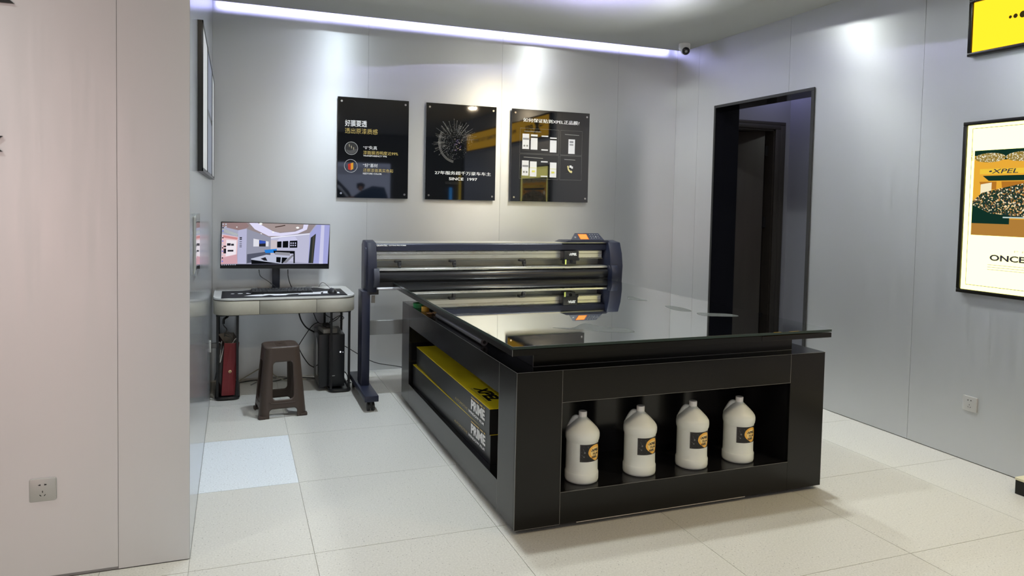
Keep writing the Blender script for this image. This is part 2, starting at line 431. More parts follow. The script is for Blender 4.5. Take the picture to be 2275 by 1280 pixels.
# ------------------------------------------------------------------ doorway and passage on the right wall
d1 = empty('door_1', (0, 0, 0), 0, kind='structure')
fr = MB()
fr.box(W-.003, D0-.012, 0, W+.25, D0, DZ-.0125).box(W-.003, D1, 0, W+.25, D1+.012, DZ-.0125).box(W-.003, D1, DZ-.012, W+.25, D0, DZ)
fr.build('lining', mat('lining_black', (.004, .004, .006), .12, 0, .25), d1, False)
ed = MB()
ed.box(W-.010, D0-.016, 0, W-.004, D0+.004, DZ-.0185).box(W-.010, D1-.004, 0, W-.004, D1+.024, DZ-.0185).box(W-.010, D1-.004, DZ-.018, W-.004, D0+.004, DZ+.004)
ed.build('frame_edge', mat('frame_metal', (.035, .035, .035), .4, .3), d1, False)
mb = MB().box(W+.04, D1+.012, .9, W+.062, D1+.0135, 2.05).box(W+.04, D1+.012, .3, W+.062, D1+.0135, .75)
mb.build('lock_strip', mat('lock_black', (.004, .004, .004), .2), d1, False)
MB().box(W+.047, D1+.013, 1.80, W+.055, D1+.0155, 1.815).build('latch', CHROME, d1, False)
PW = mat('passage_paint', (.20, .20, .225), .6)
PX, PB = 5.257, -.30
o = MB().box(W+.25, PB, 0, 4.36, PB+.12, 3.2).box(4.36, PB, 2.215, 5.15, PB+.12, 3.2).box(5.15, PB, 0, PX, PB+.12, 3.2).build('wall_passage_back', PW, None, False); struct(o)
o = MB().box(PX, -2.2, 0, PX+.1, 1.0, 3.2).build('wall_passage_side', PW, None, False); struct(o)
o = MB().box(W+.25, -2.2, 0, PX, -2.05, 3.2).build('wall_passage_front', PW, None, False); struct(o)
o = MB().box(W+.25, .9, 0, PX, 1.0, 3.2).box(W+.25, PB+.12, 0, W+.3, .9, 3.2).build('wall_store_room', mat('store_dark', (.02, .02, .02), .8), None, False); struct(o)
o = MB().box(W+.25, -2.05, 2.85, PX, 1.0, 2.9).build('ceiling_passage', PLASTER, None, False); struct(o)
WOOD = mat('dark_walnut_door', (.034, .029, .024), .45, grain=((14, 14, 1.2), .25))
d2 = empty('door_2', (0, 0, 0), 0, kind='structure')
cs = MB()
cs.box(5.075, PB-.02, 0, 5.135, PB-.002, 2.2045, .003).box(5.136, PB-.012, 0, 5.20, PB-.001, 2.2445, .003)
cs.box(4.41, PB-.02, 2.205, 5.135, PB-.002, 2.2445, .003).box(4.41, PB-.0125, 2.245, 5.20, PB-.001, 2.277, .003)
cs.build('casing', WOOD, d2)
MB().box(5.065, PB, 0, 5.095, PB+.12, 2.215).box(4.36, PB, 2.19, 5.095, PB+.12, 2.22).build('jamb', WOOD, d2, False)
hz = (5.058, PB+.10)
leaf = empty('door_leaf', (hz[0], hz[1], 0), 0); leaf.parent = d2; leaf.rotation_euler = (0, 0, math.radians(180-38))
MB().box(0.012, 0, .01, .72, .042, 2.19, .002).build('slab', WOOD, leaf)
for z in (.3, 1.25, 1.95):
    MB().cyl((hz[0]-.012, hz[1]-.018, z), (hz[0]-.012, hz[1]-.018, z+.1), .010, 10).box(hz[0]-.03, hz[1]-.03, z, hz[0]+.005, hz[1]-.022, z+.1).build('hinge', BLK, d2)
area('passage_led', (5.0, -.42, 2.80), (0, 0, 0), .35, .12, 2.5, LAV, 180)
area('passage_lamp', (4.85, -1.4, 2.84), (0, 0, 0), .2, .2, 4.5, NEUT, 180)

# ------------------------------------------------------------------ posters on the back wall
def poster(x0, x1, z0, z1, label):
    e = empty('poster', ((x0+x1)/2, -.02, z0), 0, label, 'poster')
    cx = (x0+x1)/2; hw = (x1-x0)/2; h = z1-z0
    MB().box(-hw, -.010, 0, hw, 0, h, .0012, 1).build('board', POSTER, e)
    for sx in (-1, 1):
        for z in (.035, h-.035):
            mb = MB(); mb.cyl((sx*(hw-.03), .018, z), (sx*(hw-.03), -.017, z), .0085, 16); mb.build('standoff_pin', CHROME, e)
    pic = Flat((-hw, -.0101, h), (1, 0, 0), (0, 0, -1), x1-x0, h, (0, -1, 0))
    txt = Flat((-hw, -.0103, h), (1, 0, 0), (0, 0, -1), x1-x0, h, (0, -1, 0)); txt.lay = 8
    return e, pic, txt
PZ0, PZ1 = 1.456, 2.271
e, pic, txt = poster(.936, 1.518, PZ0, PZ1, 'black acrylic poster with two round icons, nearest the monitor')
for k in range(4): txt.text('好膜要透', .10+.003*(k % 2), .225+.0025*(k//2), .40+.003*(k % 2), .287+.0025*(k//2), WHITE)
txt.text('透出原漆质感', .10, .305, .555, .36, GOLD)
txt.text('“0”失真', .355, .475, .55, .512, WHITE)
txt.text('漆面膜透明度达99%', .355, .525, .85, .562, GOLD)
txt.text('TRANSPARENCY 99%', .355, .568, .69, .583, WHITE, .02)
txt.text('“好”基材', .355, .652, .56, .690, WHITE)
txt.text('还原漆面真实色彩', .355, .702, .785, .738, GOLD)
txt.text('RESTORE COLOR', .355, .746, .62, .762, WHITE, .02)
txt.disc(.19, .507, .053, WHITE, 40, ring=.0022); txt.disc(.185, .682, .053, WHITE, 40, ring=.0022)
pic.disc(.19, .507, .051, mat('icon_dark', (.03, .03, .03), .3), 30)
pic.poly([(.115, .52), (.17, .53), (.24, .515), (.275, .51), (.25, .545), (.19, .565), (.14, .55)], mat('icon_grey', (.09, .09, .09), .3))
for dx, dy in ((0, 0), (.03, .015), (.06, .028)):
    pic.poly([(.155+dx, .47+dy), (.165+dx, .465+dy), (.168+dx, .485+dy), (.163+dx, .498+dy), (.158+dx, .485+dy)], mat('icon_cream', (.5, .45, .3), .3))
pic.poly([(.145, .665), (.185, .655), (.185, .725), (.15, .718)], mat('icon_red', (.55, .03, .015), .3))
pic.poly([(.185, .655), (.22, .648), (.22, .712), (.185, .725)], mat('icon_amber', (.75, .35, .03), .3))
pic.build('picture', e); txt.build('lettering', e)

e, pic, txt = poster(1.666, 2.2945, PZ0, PZ1, 'black acrylic poster with a burst globe drawing, middle one of the three')
rnd = random.Random(3)
gx, gy = .40, .385
for i in range(46):
    a = rnd.uniform(-PI*.95, PI*-.02) if i < 34 else rnd.uniform(-PI*1.25, -PI*.9)
    r0, r1 = rnd.uniform(.10, .17), rnd.uniform(.22, .31)
    pic.line(gx+r0*math.cos(a)/.95, gy+r0*math.sin(a)/1.3, gx+r1*math.cos(a)/.95, gy+r1*math.sin(a)/1.3, .0012, GREYP)
    if i % 3 == 0: pic.disc(gx+r1*math.cos(a)/.95, gy+r1*math.sin(a)/1.3, .0028, GREYP, 8)
for i in range(1100):
    a = rnd.uniform(0, 2*PI); r = .215*math.sqrt(rnd.random())
    u, v = gx+r*math.cos(a)/.95, gy+.01+r*math.sin(a)/1.15
    if v > gy+.02 and u > gx+.0 and rnd.random() < .72: continue
    l = rnd.uniform(.003, .009); b = rnd.uniform(0, PI)
    pic.line(u, v, u+l*math.cos(b), v+l*math.sin(b)*.8, .0012, (GREYP, WHITE if i % 4 == 0 else GREYP, DGREYP)[i % 3])
for i in range(110):
    a = PI*.55+PI*.62*i/110
    for k in range(3):
        r = .225+.01*k-.006; pic.line(gx+r*math.cos(a)/.95, gy+.02+r*math.sin(a)/1.15, gx+(r+.006)*math.cos(a+.02)/.95, gy+.02+(r+.006)*math.sin(a+.02)/1.15, .0014, GREYP if (i*7+k*3) % 5 else DGREYP)
for i in range(26):
    u = gx-.05+rnd.uniform(0, .12); v = gy+rnd.uniform(-.02, .10); pic.poly([(u, v), (u+.011, v+.003), (u+.008, v+.011), (u-.002, v+.009)], mat('globe_tan' if i % 2 else 'globe_violet', (.25, .2, .15) if i % 2 else (.06, .04, .12), .3))
for k in (0, 1): txt.text('27年服务超千万豪车车主', .13+.002*k, .70, .93+.002*k, .737, WHITE)
txt.text('SINCE  1997', .33, .765, .735, .795, WHITE, .02)
for v in (.815, .825, .835): txt.line(.28, v, .50, v, .0012, DGREYP)
pic.build('picture', e); txt.build('lettering', e)

e, pic, txt = poster(2.439, 3.2005, PZ0, PZ1, 'black acrylic poster with grid of phone screens, nearest the doorway')
for k in (0, 1): txt.text('如何保证贴到XPEL正品膜?', .14+.002*k, .095, .863+.002*k, .137, WHITE)
for a in ((.105, .205, .60, .475), (.62, .205, .905, .475), (.105, .485, .60, .752), (.62, .485, .905, .752)): pic.frame(*a, .0014, GREYP)
SCR = mat('screen_white', (.72, .72, .74), .3); SCR2 = mat('screen_grey', (.25, .25, .27), .3); YEL = mat('screen_yellow', (.62, .6, .12), .3)
for u, v in ((.135, .265), (.24, .268), (.485, .29)):
    pic.rect(u, v, u+.085, v+.165, SCR)
for u, v in ((.135, .555), (.235, .562), (.49, .565)):
    pic.rect(u, v, u+.085, v+.165, SCR)
pic.rect(.725, .30, .81, .46, SCR); pic.rect(.74, .318, .79, .34, SCR2); pic.rect(.74, .352, .79, .368, SCR2)
for u, v in ((.14, .31), (.14, .605)): pic.rect(u, v, u+.075, v+.02, SCR2)
for u, v in ((.14, .385), (.14, .67)): pic.disc(u+.02, v+.01, .009, GREYP, 12); pic.disc(u+.055, v+.01, .009, GREYP, 12)
for u, v in ((.24, .63), (.49, .635)): pic.rect(u, v, u+.083, v+.004, YEL); pic.rect(u+.02, v+.03, u+.06, v+.05, YEL)
pic.rect(.24, .29, .325, .305, BLACK); pic.rect(.485, .305, .57, .32, BLACK)
for u, v in ((.375, .275), (.375, .425), (.375, .555), (.375, .715)): pic.rect(u, v, u+.085, v+.013, SCR)
for a in ((.155, .237, .37, .237), (.675, .248, .865, .252), (.155, .518, .40, .525), (.675, .525, .82, .528)): txt.line(*a, .0055, GREYP)
txt.line(.135, .443, .225, .445, .003, DGREYP); txt.line(.375, .45, .485, .452, .003, DGREYP); txt.line(.70, .68, .79, .68, .003, DGREYP)
pic.poly([(.715, .60), (.727, .592), (.74, .605), (.735, .625), (.755, .648), (.775, .648), (.785, .66), (.775, .675), (.75, .668), (.725, .642)], mat('phone_gold', (.7, .62, .3), .3))
pic.rect(.745, .59, .772, .615, SCR); pic.rect(.768, .60, .79, .625, SCR)
pic.build('picture', e); txt.build('lettering', e)

# ------------------------------------------------------------------ lettering on the pillar (its right tips show at the frame edge)
LET = mat('letter_black', (.01, .01, .01), .4)
def arrow_x(parent, cx, cz, h, m=LET):
    mb = MB()
    for s in (1, -1):
        mb.prism([(cx-h*.9, cz+s*h*.5), (cx-h*.5, cz+s*h*.5), (cx+h*.62, cz-s*h*.5), (cx+h*.2, cz-s*h*.5)], 'y', PY-.010, PY)
    return mb.build('letter', m, parent, False)
e = empty('wall_lettering', (0, 0, 0), 0, 'black raised letters fixed on the pillar at the frame edge', 'lettering')
arrow_x(e, -.650, 1.620, .056)
arrow_x(e, -.655, 2.185, .13)

# ------------------------------------------------------------------ sockets
def socket(loc, rz, label, plug=False):
    e = empty('wall_socket', loc, rz, label, 'socket')
    m = mat('socket_silver', (.50, .50, .49), .35, .3)
    mb = MB(); mb.prism(rrect(-.043, -.043, .043, .043, .006, 4), 'y', -.009, 0, .0015); mb.build('plate', m, e)
    h = Flat((-.043, -.0092, .043), (1, 0, 0), (0, 0, -1), .086, .086, (0, -1, 0)); k = mat('slot_black', (.004, .004, .004), .6)
    h.poly([(.34, .26), (.43, .225), (.43, .30), (.34, .28)], k); h.poly([(.57, .225), (.66, .25), (.66, .275), (.57, .30)], k)
    h.rect(.485, .52, .515, .61, k); h.poly([(.38, .70), (.40, .68), (.46, .74), (.44, .765)], k); h.poly([(.60, .68), (.625, .70), (.57, .765), (.55, .74)], k)
    h.build('pin_holes', e)
    return e
socket((-.500, PY, .345), 0, 'silver five-hole wall socket low on the front of the pillar')
socket((W, -3.12, .337), -PI/2, 'silver wall socket low on the wall beyond the cutting table')
s3 = socket((0, -.55, .392), PI/2, 'silver wall socket beside the red bag with a plug in it')
MB().prism(rrect(-.02, -.018, .02, .018, .006, 3), 'y', -.045, -.0095, .003).build('plug', mat('plug_grey', (.10, .10, .10), .5), s3)

# ------------------------------------------------------------------ dome camera under the ceiling
e = empty('security_camera', (3.965, -.375, HC), 0, 'white turret security camera under the ceiling in the far corner', 'camera')
WP = mat('white_plastic', (.75, .75, .74), .4)
MB().lathe([(.05, 0), (.051, -.012), (.05, -.045), (.046, -.058)], 0, 0, 32).build('housing', WP, e)
mb = MB(); bmesh.ops.create_uvsphere(mb.bm, u_segments=24, v_segments=14, radius=.040); bmesh.ops.translate(mb.bm, vec=(-.006, -.02, -.062), verts=mb.bm.verts[:]); mb.build('ball', WP, e)
q = Vector((-.3, -.85, -.38)).normalized(); c0 = Vector((-.006, -.02, -.062))
MB().tube([c0+q*.022, c0+q*.036, c0+q*.0415], lambda t: .034 if t < .9 else .026, 24).build('lens', GLOSS, e)
MB().tube([c0+q*.040, c0+q*.0425], .012, 16).build('lens_ring', GREY, e)

# ------------------------------------------------------------------ lightboxes on the right wall
def lightbox(y0, y1, z0, z1, label, fw=.022):
    e = empty('lightbox', (W, (y0+y1)/2, z0), 0, label, 'sign')
    hw = abs(y1-y0)/2; h = z1-z0; fm = mat('lightbox_frame', (.015, .014, .012), .25, .4)
    for a in ((-hw, 0, hw, fw), (-hw, h-fw, hw, h)): MB().box(-.038, a[0], a[1], 0, a[2], a[3], .003, 2).build('frame_rail', fm, e)
    for a in ((-hw, -hw+fw), (hw-fw, hw)): MB().box(-.038, a[0], fw, 0, a[1], h-fw, .003, 2).build('frame_rail', fm, e)
    return e, hw, h, fw
e, hw, h, fw = lightbox(-3.022, -4.07, .977, 1.962, 'cream glowing poster box with crowd photo on the wall beyond the table')
CREAM = emi('lit_cream', (3.2, 3.0, .88), 1.0)
MB().box(-.026, -hw+fw, fw, -.004, hw-fw, h-fw).build('lit_face', CREAM, e, False)
f = Flat((-.0262, hw-fw, h-fw), (0, -1, 0), (0, 0, -1), 2*(hw-fw), h-2*fw, (-1, 0, 0))
INK = emi('lit_ink', (.03, .03, .05), 1); INKG = emi('lit_ink_pale', (.62, .58, .42), 1)
# photograph: orange hall, crowd, stage lights
def crowd_mat():
    m = bpy.data.materials.new('lit_crowd'); m.use_nodes = True; nt = m.node_tree; nt.nodes.clear()
    g = nt.nodes.new('ShaderNodeNewGeometry'); v = nt.nodes.new('ShaderNodeTexVoronoi'); v.inputs['Scale'].default_value = 140
    n = nt.nodes.new('ShaderNodeTexNoise'); n.inputs['Scale'].default_value = 60; n.inputs['Detail'].default_value = 3
    r = nt.nodes.new('ShaderNodeValToRGB'); els = r.color_ramp.elements
    els[0].position = .0; els[0].color = (.01, .03, .02, 1); els[1].position = 1; els[1].color = (.9, .8, .6, 1)
    for p, c in ((.50, (.02, .05, .03, 1)), (.58, (.55, .24, .05, 1)), (.66, (.02, .03, .03, 1)), (.80, (.03, .04, .05, 1)), (.88, (.9, .6, .25, 1))):
        k = els.new(p); k.color = c
    s = nt.nodes.new('ShaderNodeSeparateColor'); e = nt.nodes.new('ShaderNodeEmission'); o = nt.nodes.new('ShaderNodeOutputMaterial')
    nt.links.new(g.outputs['Position'], v.inputs['Vector']); nt.links.new(v.outputs['Color'], s.inputs[0]); nt.links.new(s.outputs[0], r.inputs[0])
    nt.links.new(r.outputs[0], e.inputs[0]); nt.links.new(e.outputs[0], o.inputs[0]); return m
def speck_mat():
    m = bpy.data.materials.new('lit_lamp_cluster'); m.use_nodes = True; nt = m.node_tree; nt.nodes.clear()
    g = nt.nodes.new('ShaderNodeNewGeometry'); v = nt.nodes.new('ShaderNodeTexVoronoi'); v.inputs['Scale'].default_value = 130
    r = nt.nodes.new('ShaderNodeValToRGB'); r.color_ramp.elements[0].position = .2; r.color_ramp.elements[0].color = (1, .95, .75, 1); r.color_ramp.elements[1].position = .5; r.color_ramp.elements[1].color = (.3, .2, .04, 1)
    e = nt.nodes.new('ShaderNodeEmission'); o = nt.nodes.new('ShaderNodeOutputMaterial')
    nt.links.new(g.outputs['Position'], v.inputs['Vector']); nt.links.new(v.outputs['Distance'], r.inputs[0]); nt.links.new(r.outputs[0], e.inputs[0]); nt.links.new(e.outputs[0], o.inputs[0]); return m
CR, SPK = crowd_mat(), speck_mat()
OR1 = emi('lit_orange', (.80, .40, .04), 1); OR2 = emi('lit_orange_deep', (.45, .17, .02), 1); TL = emi('lit_teal_black', (.006, .03, .02), 1); FLR = emi('lit_stage_floor', (.42, .20, .04), 1); YL = emi('lit_yellow_band', (.85, .55, .05), 1)
f.frame(.03, .02, .97, .97, .003, INK)
u0, u1, v0, v1 = .048, .952, .155, .665
def q(a, b): return (u0+(u1-u0)*a, v0+(v1-v0)*b)
def pp(l, m): f.poly([q(a, b) for a, b in l], m)
pp([(0, 0), (1, 0), (1, 1), (0, 1)], OR1); pp([(0, 0), (1, 0), (1, .1), (.8, .07), (.6, .12), (.4, .08), (.2, .12), (0, .06)], TL)
for k in range(5):
    c = .1+.2*k; pp([(c+.10*math.cos(a), .09+.055*math.sin(a)) for a in [2*PI*i/18 for i in range(18)]], SPK)
pp([(0, .2), (.05, .17), (.12, .26), (.2, .18), (.3, .25), (.42, .18), (.5, .25), (.62, .18), (.7, .25), (.82, .18), (.9, .25), (1, .2), (1, .3), (0, .3)], OR1)
pp([(.04, .22), (.96, .22), (.96, .28), (.04, .28)], YL)
pp([(.06, .3), (.94, .3), (.90, .36), (.10, .36)], TL); pp([(.04, .37), (.96, .37), (.94, .46), (.06, .46)], OR2)
pp([(.05, .40), (.12, .38), (.12, .60), (.05, .60)], emi('lit_pale_screen', (.9, .8, .55), 1))
for k in range(4): pp([(.15+.22*k, .36), (.18+.22*k, .36), (.19+.22*k, .5), (.15+.22*k, .5)], OR1)
pp([(0, .60), (.06, .5), (.15, .46), (.3, .40), (.5, .36), (.7, .40), (.85, .46), (.94, .5), (1, .6), (1, .78), (0, .78)], CR)
pp([(0, .64), (.12, .74), (.24, .76), (.24, .86), (.0, .86)], TL); pp([(1, .64), (.88, .74), (.7, .76), (.7, .86), (1, .86)], TL); pp([(.40, .76), (.6, .76), (.62, .86), (.4, .86)], TL)
pp([(0, .86), (.24, .86), (.24, .80), (.4, .80), (.4, .86), (.62, .86), (.62, .80), (.7, .80), (.7, .86), (1, .86), (1, 1), (0, 1)], FLR)
pp([(.2, .775), (.8, .775), (.8, .79), (.2, .79)], emi('lit_stage_edge', (.5, .6, .55), 1))
a, b = q(.10, .225), q(.28, .275); f.text('•XPEL', a[0], a[1], b[0], b[1], INK, .01, .2)
a, b = q(.33, .23), q(.46, .27); f.text('#2023', a[0], a[1], b[0], b[1], INK)
f.build('picture', e)
f = Flat((-.0264, hw-fw, h-fw), (0, -1, 0), (0, 0, -1), 2*(hw-fw), h-2*fw, (-1, 0, 0)); f.lay = 4
f.text('ONCE XPEL', .165, .776, .535, .813, INK, .035)
f.text('P R O T E C T', .30, .745, .62, .756, INKG)
for v in (.838, .852, .866): f.line(.155, v, .62, v, .004, INKG)
# the small upright mark beside the photograph
vs_, tr_, bb_ = text_tris('#PA01')
f.tris([(.030*f.W+.017*(1-(y-bb_[2])/(bb_[3]-bb_[2]))*0+.014*(-(y-bb_[2])/(bb_[3]-bb_[2]))+.012, .215*f.H-.055*(x-bb_[0])/(bb_[1]-bb_[0])) for x, y in vs_], tr_, INK)
f.build('lettering', e)

e, hw, h, fw = lightbox(-3.022, -6.8, 2.336, 2.663, 'long yellow glowing sign high above the cream poster box')
MB().box(-.026, -hw+fw, fw, -.004, hw-fw, h-fw).build('lit_face', emi('lit_yellow', (1.7, .90, .03), 1.0), e, False)
f = Flat((-.0262, hw-fw, h-fw), (0, -1, 0), (0, 0, -1), 2*(hw-fw), h-2*fw, (-1, 0, 0))
def at(u, v): return (u/f.W, v/f.H)          # metres from the top corner nearest the back wall
OL = emi('lit_olive_ink', (.035, .03, .008), 1)
for u, r in ((.215, .0085), (.243, .012), (.283, .018), (.330, .022)): f.disc(*at(u, .128), r, OL)
for s in (1, -1):
    c = .130; f.poly([at(.30, c+s*.085), at(.40, c+s*.085), at(.56, c-s*.085), at(.46, c-s*.085)], OL)
f.text('PEL', *at(.57, .085), *at(.92, .175), OL, .03, .2)
f.text('PROTECT EVERYTHING YOU DRIVE', *at(1.25, .10), *at(3.35, .165), OL, .03)
f.build('lettering', e)
# low plinth under them
e = empty('display_plinth', (0, 0, 0), 0, 'low black plinth with pale top against the wall at the frame edge', 'plinth')
MB().box(3.928, -5.2, 0, W, -3.541, .072, .002, 1).build('base', BLACK, e)
MB().box(3.926, -5.2, .072, W, -3.539, .086, .002, 1).build('top', mat('plinth_top', (.62, .58, .40), .5), e)

# ------------------------------------------------------------------ left wall: three frames and an acrylic holder
g = 'three framed pictures edge to edge on the wall beside the desk'
FW_ = mat('frame_black', (.012, .012, .012), .3); FWH = mat('frame_print_white', (.72, .72, .72), .35); FBL = mat('frame_print_blue_grey', (.18, .2, .27), .3)
for (a, b, lab, kind) in ((-2.35, -1.74, 'white framed picture nearest the pillar edge on the left wall', 0), (-1.735, -.93, 'dark framed picture split into two panels between two white ones', 1), (-.925, -.385, 'white framed picture nearest the room corner above the desk', 0)):
    e = empty('framed_picture', (0, (a+b)/2, 1.564), 0, lab, 'picture', g)
    hw = (b-a)/2; h = .70
    MB().box(.0, -hw, 0, .020, hw, h, .001, 1).build('frame', FW_, e)
    if kind == 0: MB().box(.020, -hw+.02, .02, .0215, hw-.02, h-.02).build('print', FWH, e, False)
    else:
        MB().box(.020, -hw+.02, .37, .0215, hw-.02, h-.02).build('print', FBL, e, False)
        MB().box(.020, -hw+.02, .02, .0215, hw-.02, .335).build('print', FBL, e, False)
    MB().box(.020, -hw, 0, .024, -hw+.014, h).box(.020, hw-.014, 0, .024, hw, h).box(.020, -hw, h-.014, .024, hw, h).box(.020, -hw, 0, .024, hw, .014).build('bead', FW_, e, False)
CLEAR = mat('clear_acrylic', (.95, .97, .97), .02, trans=1, ior=1.49)
e = empty('acrylic_holder', (0, -2.6, 1.11), 0, 'clear acrylic leaflet holder on the left wall near the pillar edge', 'holder')
MB().box(.012, -.14, 0, .015, .14, .26).build('front_sheet', CLEAR, e, False)
MB().box(.0, -.14, 0, .012, -.137, .26).box(0, .137, 0, .012, .14, .26).build('side_sheet', CLEAR, e, False)
MB().box(.001, -.13, .004, .0025, .13, .25).build('card', mat('card_pale', (.6, .6, .58), .5), e, False)

# ------------------------------------------------------------------ cutting table
T = empty('cutting_table', (0, 0, 0), 0, 'large black cutting table with open niches and a glass top', 'table')
X0, X1, Y0, Y1, BZ0, BZ1 = 1.300, 2.993, -3.179, -.882, .021, .7116
NX0, NX1, NZ0, NZ1 = 1.516, 2.776, .165, .569          # front niche
MY0, MY1 = -2.955, -1.11                                # side niche
th = .018
def slab(name, x0, y0, z0, x1, y1, z1, m=BLACK, bev=.0009):
    return MB().box(x0, y0, z0, x1, y1, z1, bev, 1).build(name, m, T, False)
g2 = .0006
# front face boards
slab('front_board', X0, Y0, BZ0, NX0-g2, Y0+th, BZ1); slab('front_board', NX1+g2, Y0, BZ0, X1, Y0+th, BZ1)
slab('front_rail', NX0, Y0, NZ1, NX1, Y0+th, BZ1); slab('front_rail', NX0, Y0, BZ0, NX1, Y0+th, NZ0)
# left face boards
slab('side_board', X0, Y0+th+g2, BZ0, X0+th, MY0-g2, BZ1); slab('side_board', X0, MY1+g2, BZ0, X0+th, Y1, BZ1)
slab('side_rail', X0, MY0, NZ1, X0+th, MY1, BZ1); slab('side_rail', X0, MY0, BZ0, X0+th, MY1, NZ0)
# right and rear faces
slab('side_board', X1-th, Y0+th+g2, BZ0, X1, Y1, BZ1-.001); slab('rear_board', X0+th+g2, Y1-th, BZ0, X1-th-g2, Y1, BZ1-.001)
# niche linings
L_ = MB(); ND = .42
L_.box(NX0-.012, Y0+th, NZ0-.012, NX1+.012, Y0+ND, NZ0).box(NX0-.012, Y0+th, NZ1, NX1+.012, Y0+ND, NZ1+.012)
L_.box(NX0-.012, Y0+th, NZ0, NX0, Y0+ND, NZ1).box(NX1, Y0+th, NZ0, NX1+.012, Y0+ND, NZ1).box(NX0-.012, Y0+ND, NZ0-.012, NX1+.012, Y0+ND+.012, NZ1+.012)
L_.build('front_niche_lining', DARKIN, T, False)
# the side niche starts behind the front one, with the full length open to the left
L_ = MB()
L_.box(X0+th, MY0-.012, NZ0-.017, 1.5, MY1, NZ0-.005).box(X0+th, MY0-.012, NZ1, 1.5, MY1, NZ1+.012)
L_.box(X0+th, MY0-.012, NZ0-.005, 1.5, MY0, NZ1).box(X0+th, MY1, NZ0-.005, 1.9, MY1+.012, NZ1)
L_.box(1.5, MY0+.02, NZ0-.017, 1.503, MY0+ND-.17, NZ1+.012)
L_.box(1.503, Y0+ND+.014, NZ0-.017, 1.9, MY1, NZ0-.005).box(1.503, Y0+ND+.014, NZ1, 1.9, MY1, NZ1+.012).box(1.9, Y0+ND+.014, NZ0-.017, 1.912, MY1, NZ1)
L_.build('side_niche_lining', DARKIN, T, False)
# top boards of the carcass: mitred border strips round a core
bw = .215
def strip(pts, nm='top_strip'):
    MB().prism(pts, 'z', BZ1, BZ1+.002).build(nm, BLACK, T, False)
rx0, rx1, ry0, ry1 = 1.412, 2.862, -3.085, -.95           # riser
strip([(X0, Y0), (NX0, Y0), (1.50, ry0+.02), (rx0, ry0+.02)]); strip([(NX0+.001, Y0), (NX1, Y0), (NX1-.03, ry0+.02), (1.501, ry0+.02)])
strip([(NX1+.001, Y0), (X1, Y0), (rx1, ry0+.02), (NX1-.029, ry0+.02)])
strip([(X0, Y0+.001), (rx0, ry0+.021), (rx0, MY0), (X0, MY0)]); strip([(X0, MY0+.001), (rx0, MY0+.001), (rx0, Y1), (X0, Y1)])
strip([(rx1, ry0+.021), (X1, Y0+.001), (X1, Y1), (rx1, Y1)]); strip([(rx0, ry1), (rx1, ry1), (rx1, Y1), (rx0, Y1)])
MB().box(rx0+.01, ry0+.01, BZ1-.001, rx1-.01, ry1-.01, .812).build('riser_core', BLACK, T, False)
slab('riser_board', rx0, ry0, BZ1+.0022, rx1, ry0+.012, .8115); slab('riser_board', rx0, ry0+.013, BZ1+.0022, rx0+.012, ry1, .8115)
slab('riser_board', rx1-.012, ry0+.013, BZ1+.0022, rx1, ry1, .8115)
slab('top_board', 1.2352, -3.286, .812, 2.50, -.849, .838); slab('top_board', 2.5015, -3.286, .812, 2.9237, -.849, .836)
# worn pale arrises, as thin edge bands
E_ = MB(); e2 = .0011
for (a, b) in (((X0, Y0, BZ1+.002), (X1, Y0, BZ1+.002)), ((X0, Y0, BZ0), (X0, Y0, BZ1)), ((X0, Y0, BZ1+.002), (X0, Y1, BZ1+.002)), ((NX0, Y0, BZ0), (NX0, Y0, BZ1)), ((NX1, Y0, NZ1), (NX1, Y0, BZ1)),
               ((NX0, Y0, NZ1), (NX1, Y0, NZ1)), ((NX0, Y0, NZ0), (NX1, Y0, NZ0)), ((X0, MY0, BZ0), (X0, MY0, BZ1)), ((rx0, ry0, BZ1+.0025), (rx1, ry0, BZ1+.0025)), ((rx0, ry0, BZ1), (rx0, ry0, .811)),
               ((1.2352, -3.286, .812), (1.2352, -3.286, .838)), ((X0, Y0, BZ0), (NX0, Y0, BZ0))):
    E_.box(a[0]-e2/2, a[1]-e2/2, a[2]-e2/2, b[0]+e2/2, b[1]+e2/2, b[2]+e2/2)
E_.build('edge_band', EDGE, T, False)
MB().box(1.60, Y0-.0006, BZ0-.003, 2.52, Y0+.012, BZ0).build('underside_trim', mat('bare_board_edge', (.5, .47, .42), .6), T, False)
for x in (1.42, 2.87):
    for y in (-3.0, -1.0): MB().cyl((x, y, 0), (x, y, .03), .022, 16).build('foot', BLKR, T)
# the glass pane
GL = mat('table_glass', (.74, .78, .75), .012, metal=1)
nt = GL.node_tree; b = nt.nodes['Principled BSDF']
n = nt.nodes.new('ShaderNodeTexNoise'); n.inputs['Scale'].default_value = 1; n.inputs['Detail'].default_value = 3; geo = nt.nodes.new('ShaderNodeNewGeometry')
mp = nt.nodes.new('ShaderNodeMapping'); mp.inputs['Scale'].default_value = (2.2, 9, 1); mp.inputs['Rotation'].default_value = (0, 0, .5)
nt.links.new(geo.outputs['Position'], mp.inputs[0]); nt.links.new(mp.outputs[0], n.inputs['Vector'])
r = nt.nodes.new('ShaderNodeMapRange'); r.inputs[1].default_value = .45; r.inputs[2].default_value = .75; r.inputs[3].default_value = .005; r.inputs[4].default_value = .06
nt.links.new(n.outputs[0], r.inputs[0]); nt.links.new(r.outputs[0], b.inputs['Roughness'])
MB().box(1.2352, -3.286, .8405, 2.9237, -.849, .8520, .0012, 1).build('glass_top', GL, T, False)
MB().box(1.2352, -3.2862, .8402, 2.9237, -3.2855, .8518).box(1.2350, -3.286, .8402, 1.2356, -.849, .8518).build('glass_edge', mat('glass_edge_green', (.03, .05, .045), .2), T, False)
STN = mat('dried_water', (.07, .075, .07), .5, alpha=.5)
STO = mat('dried_water_rim', (.04, .04, .04), .5, alpha=.7)
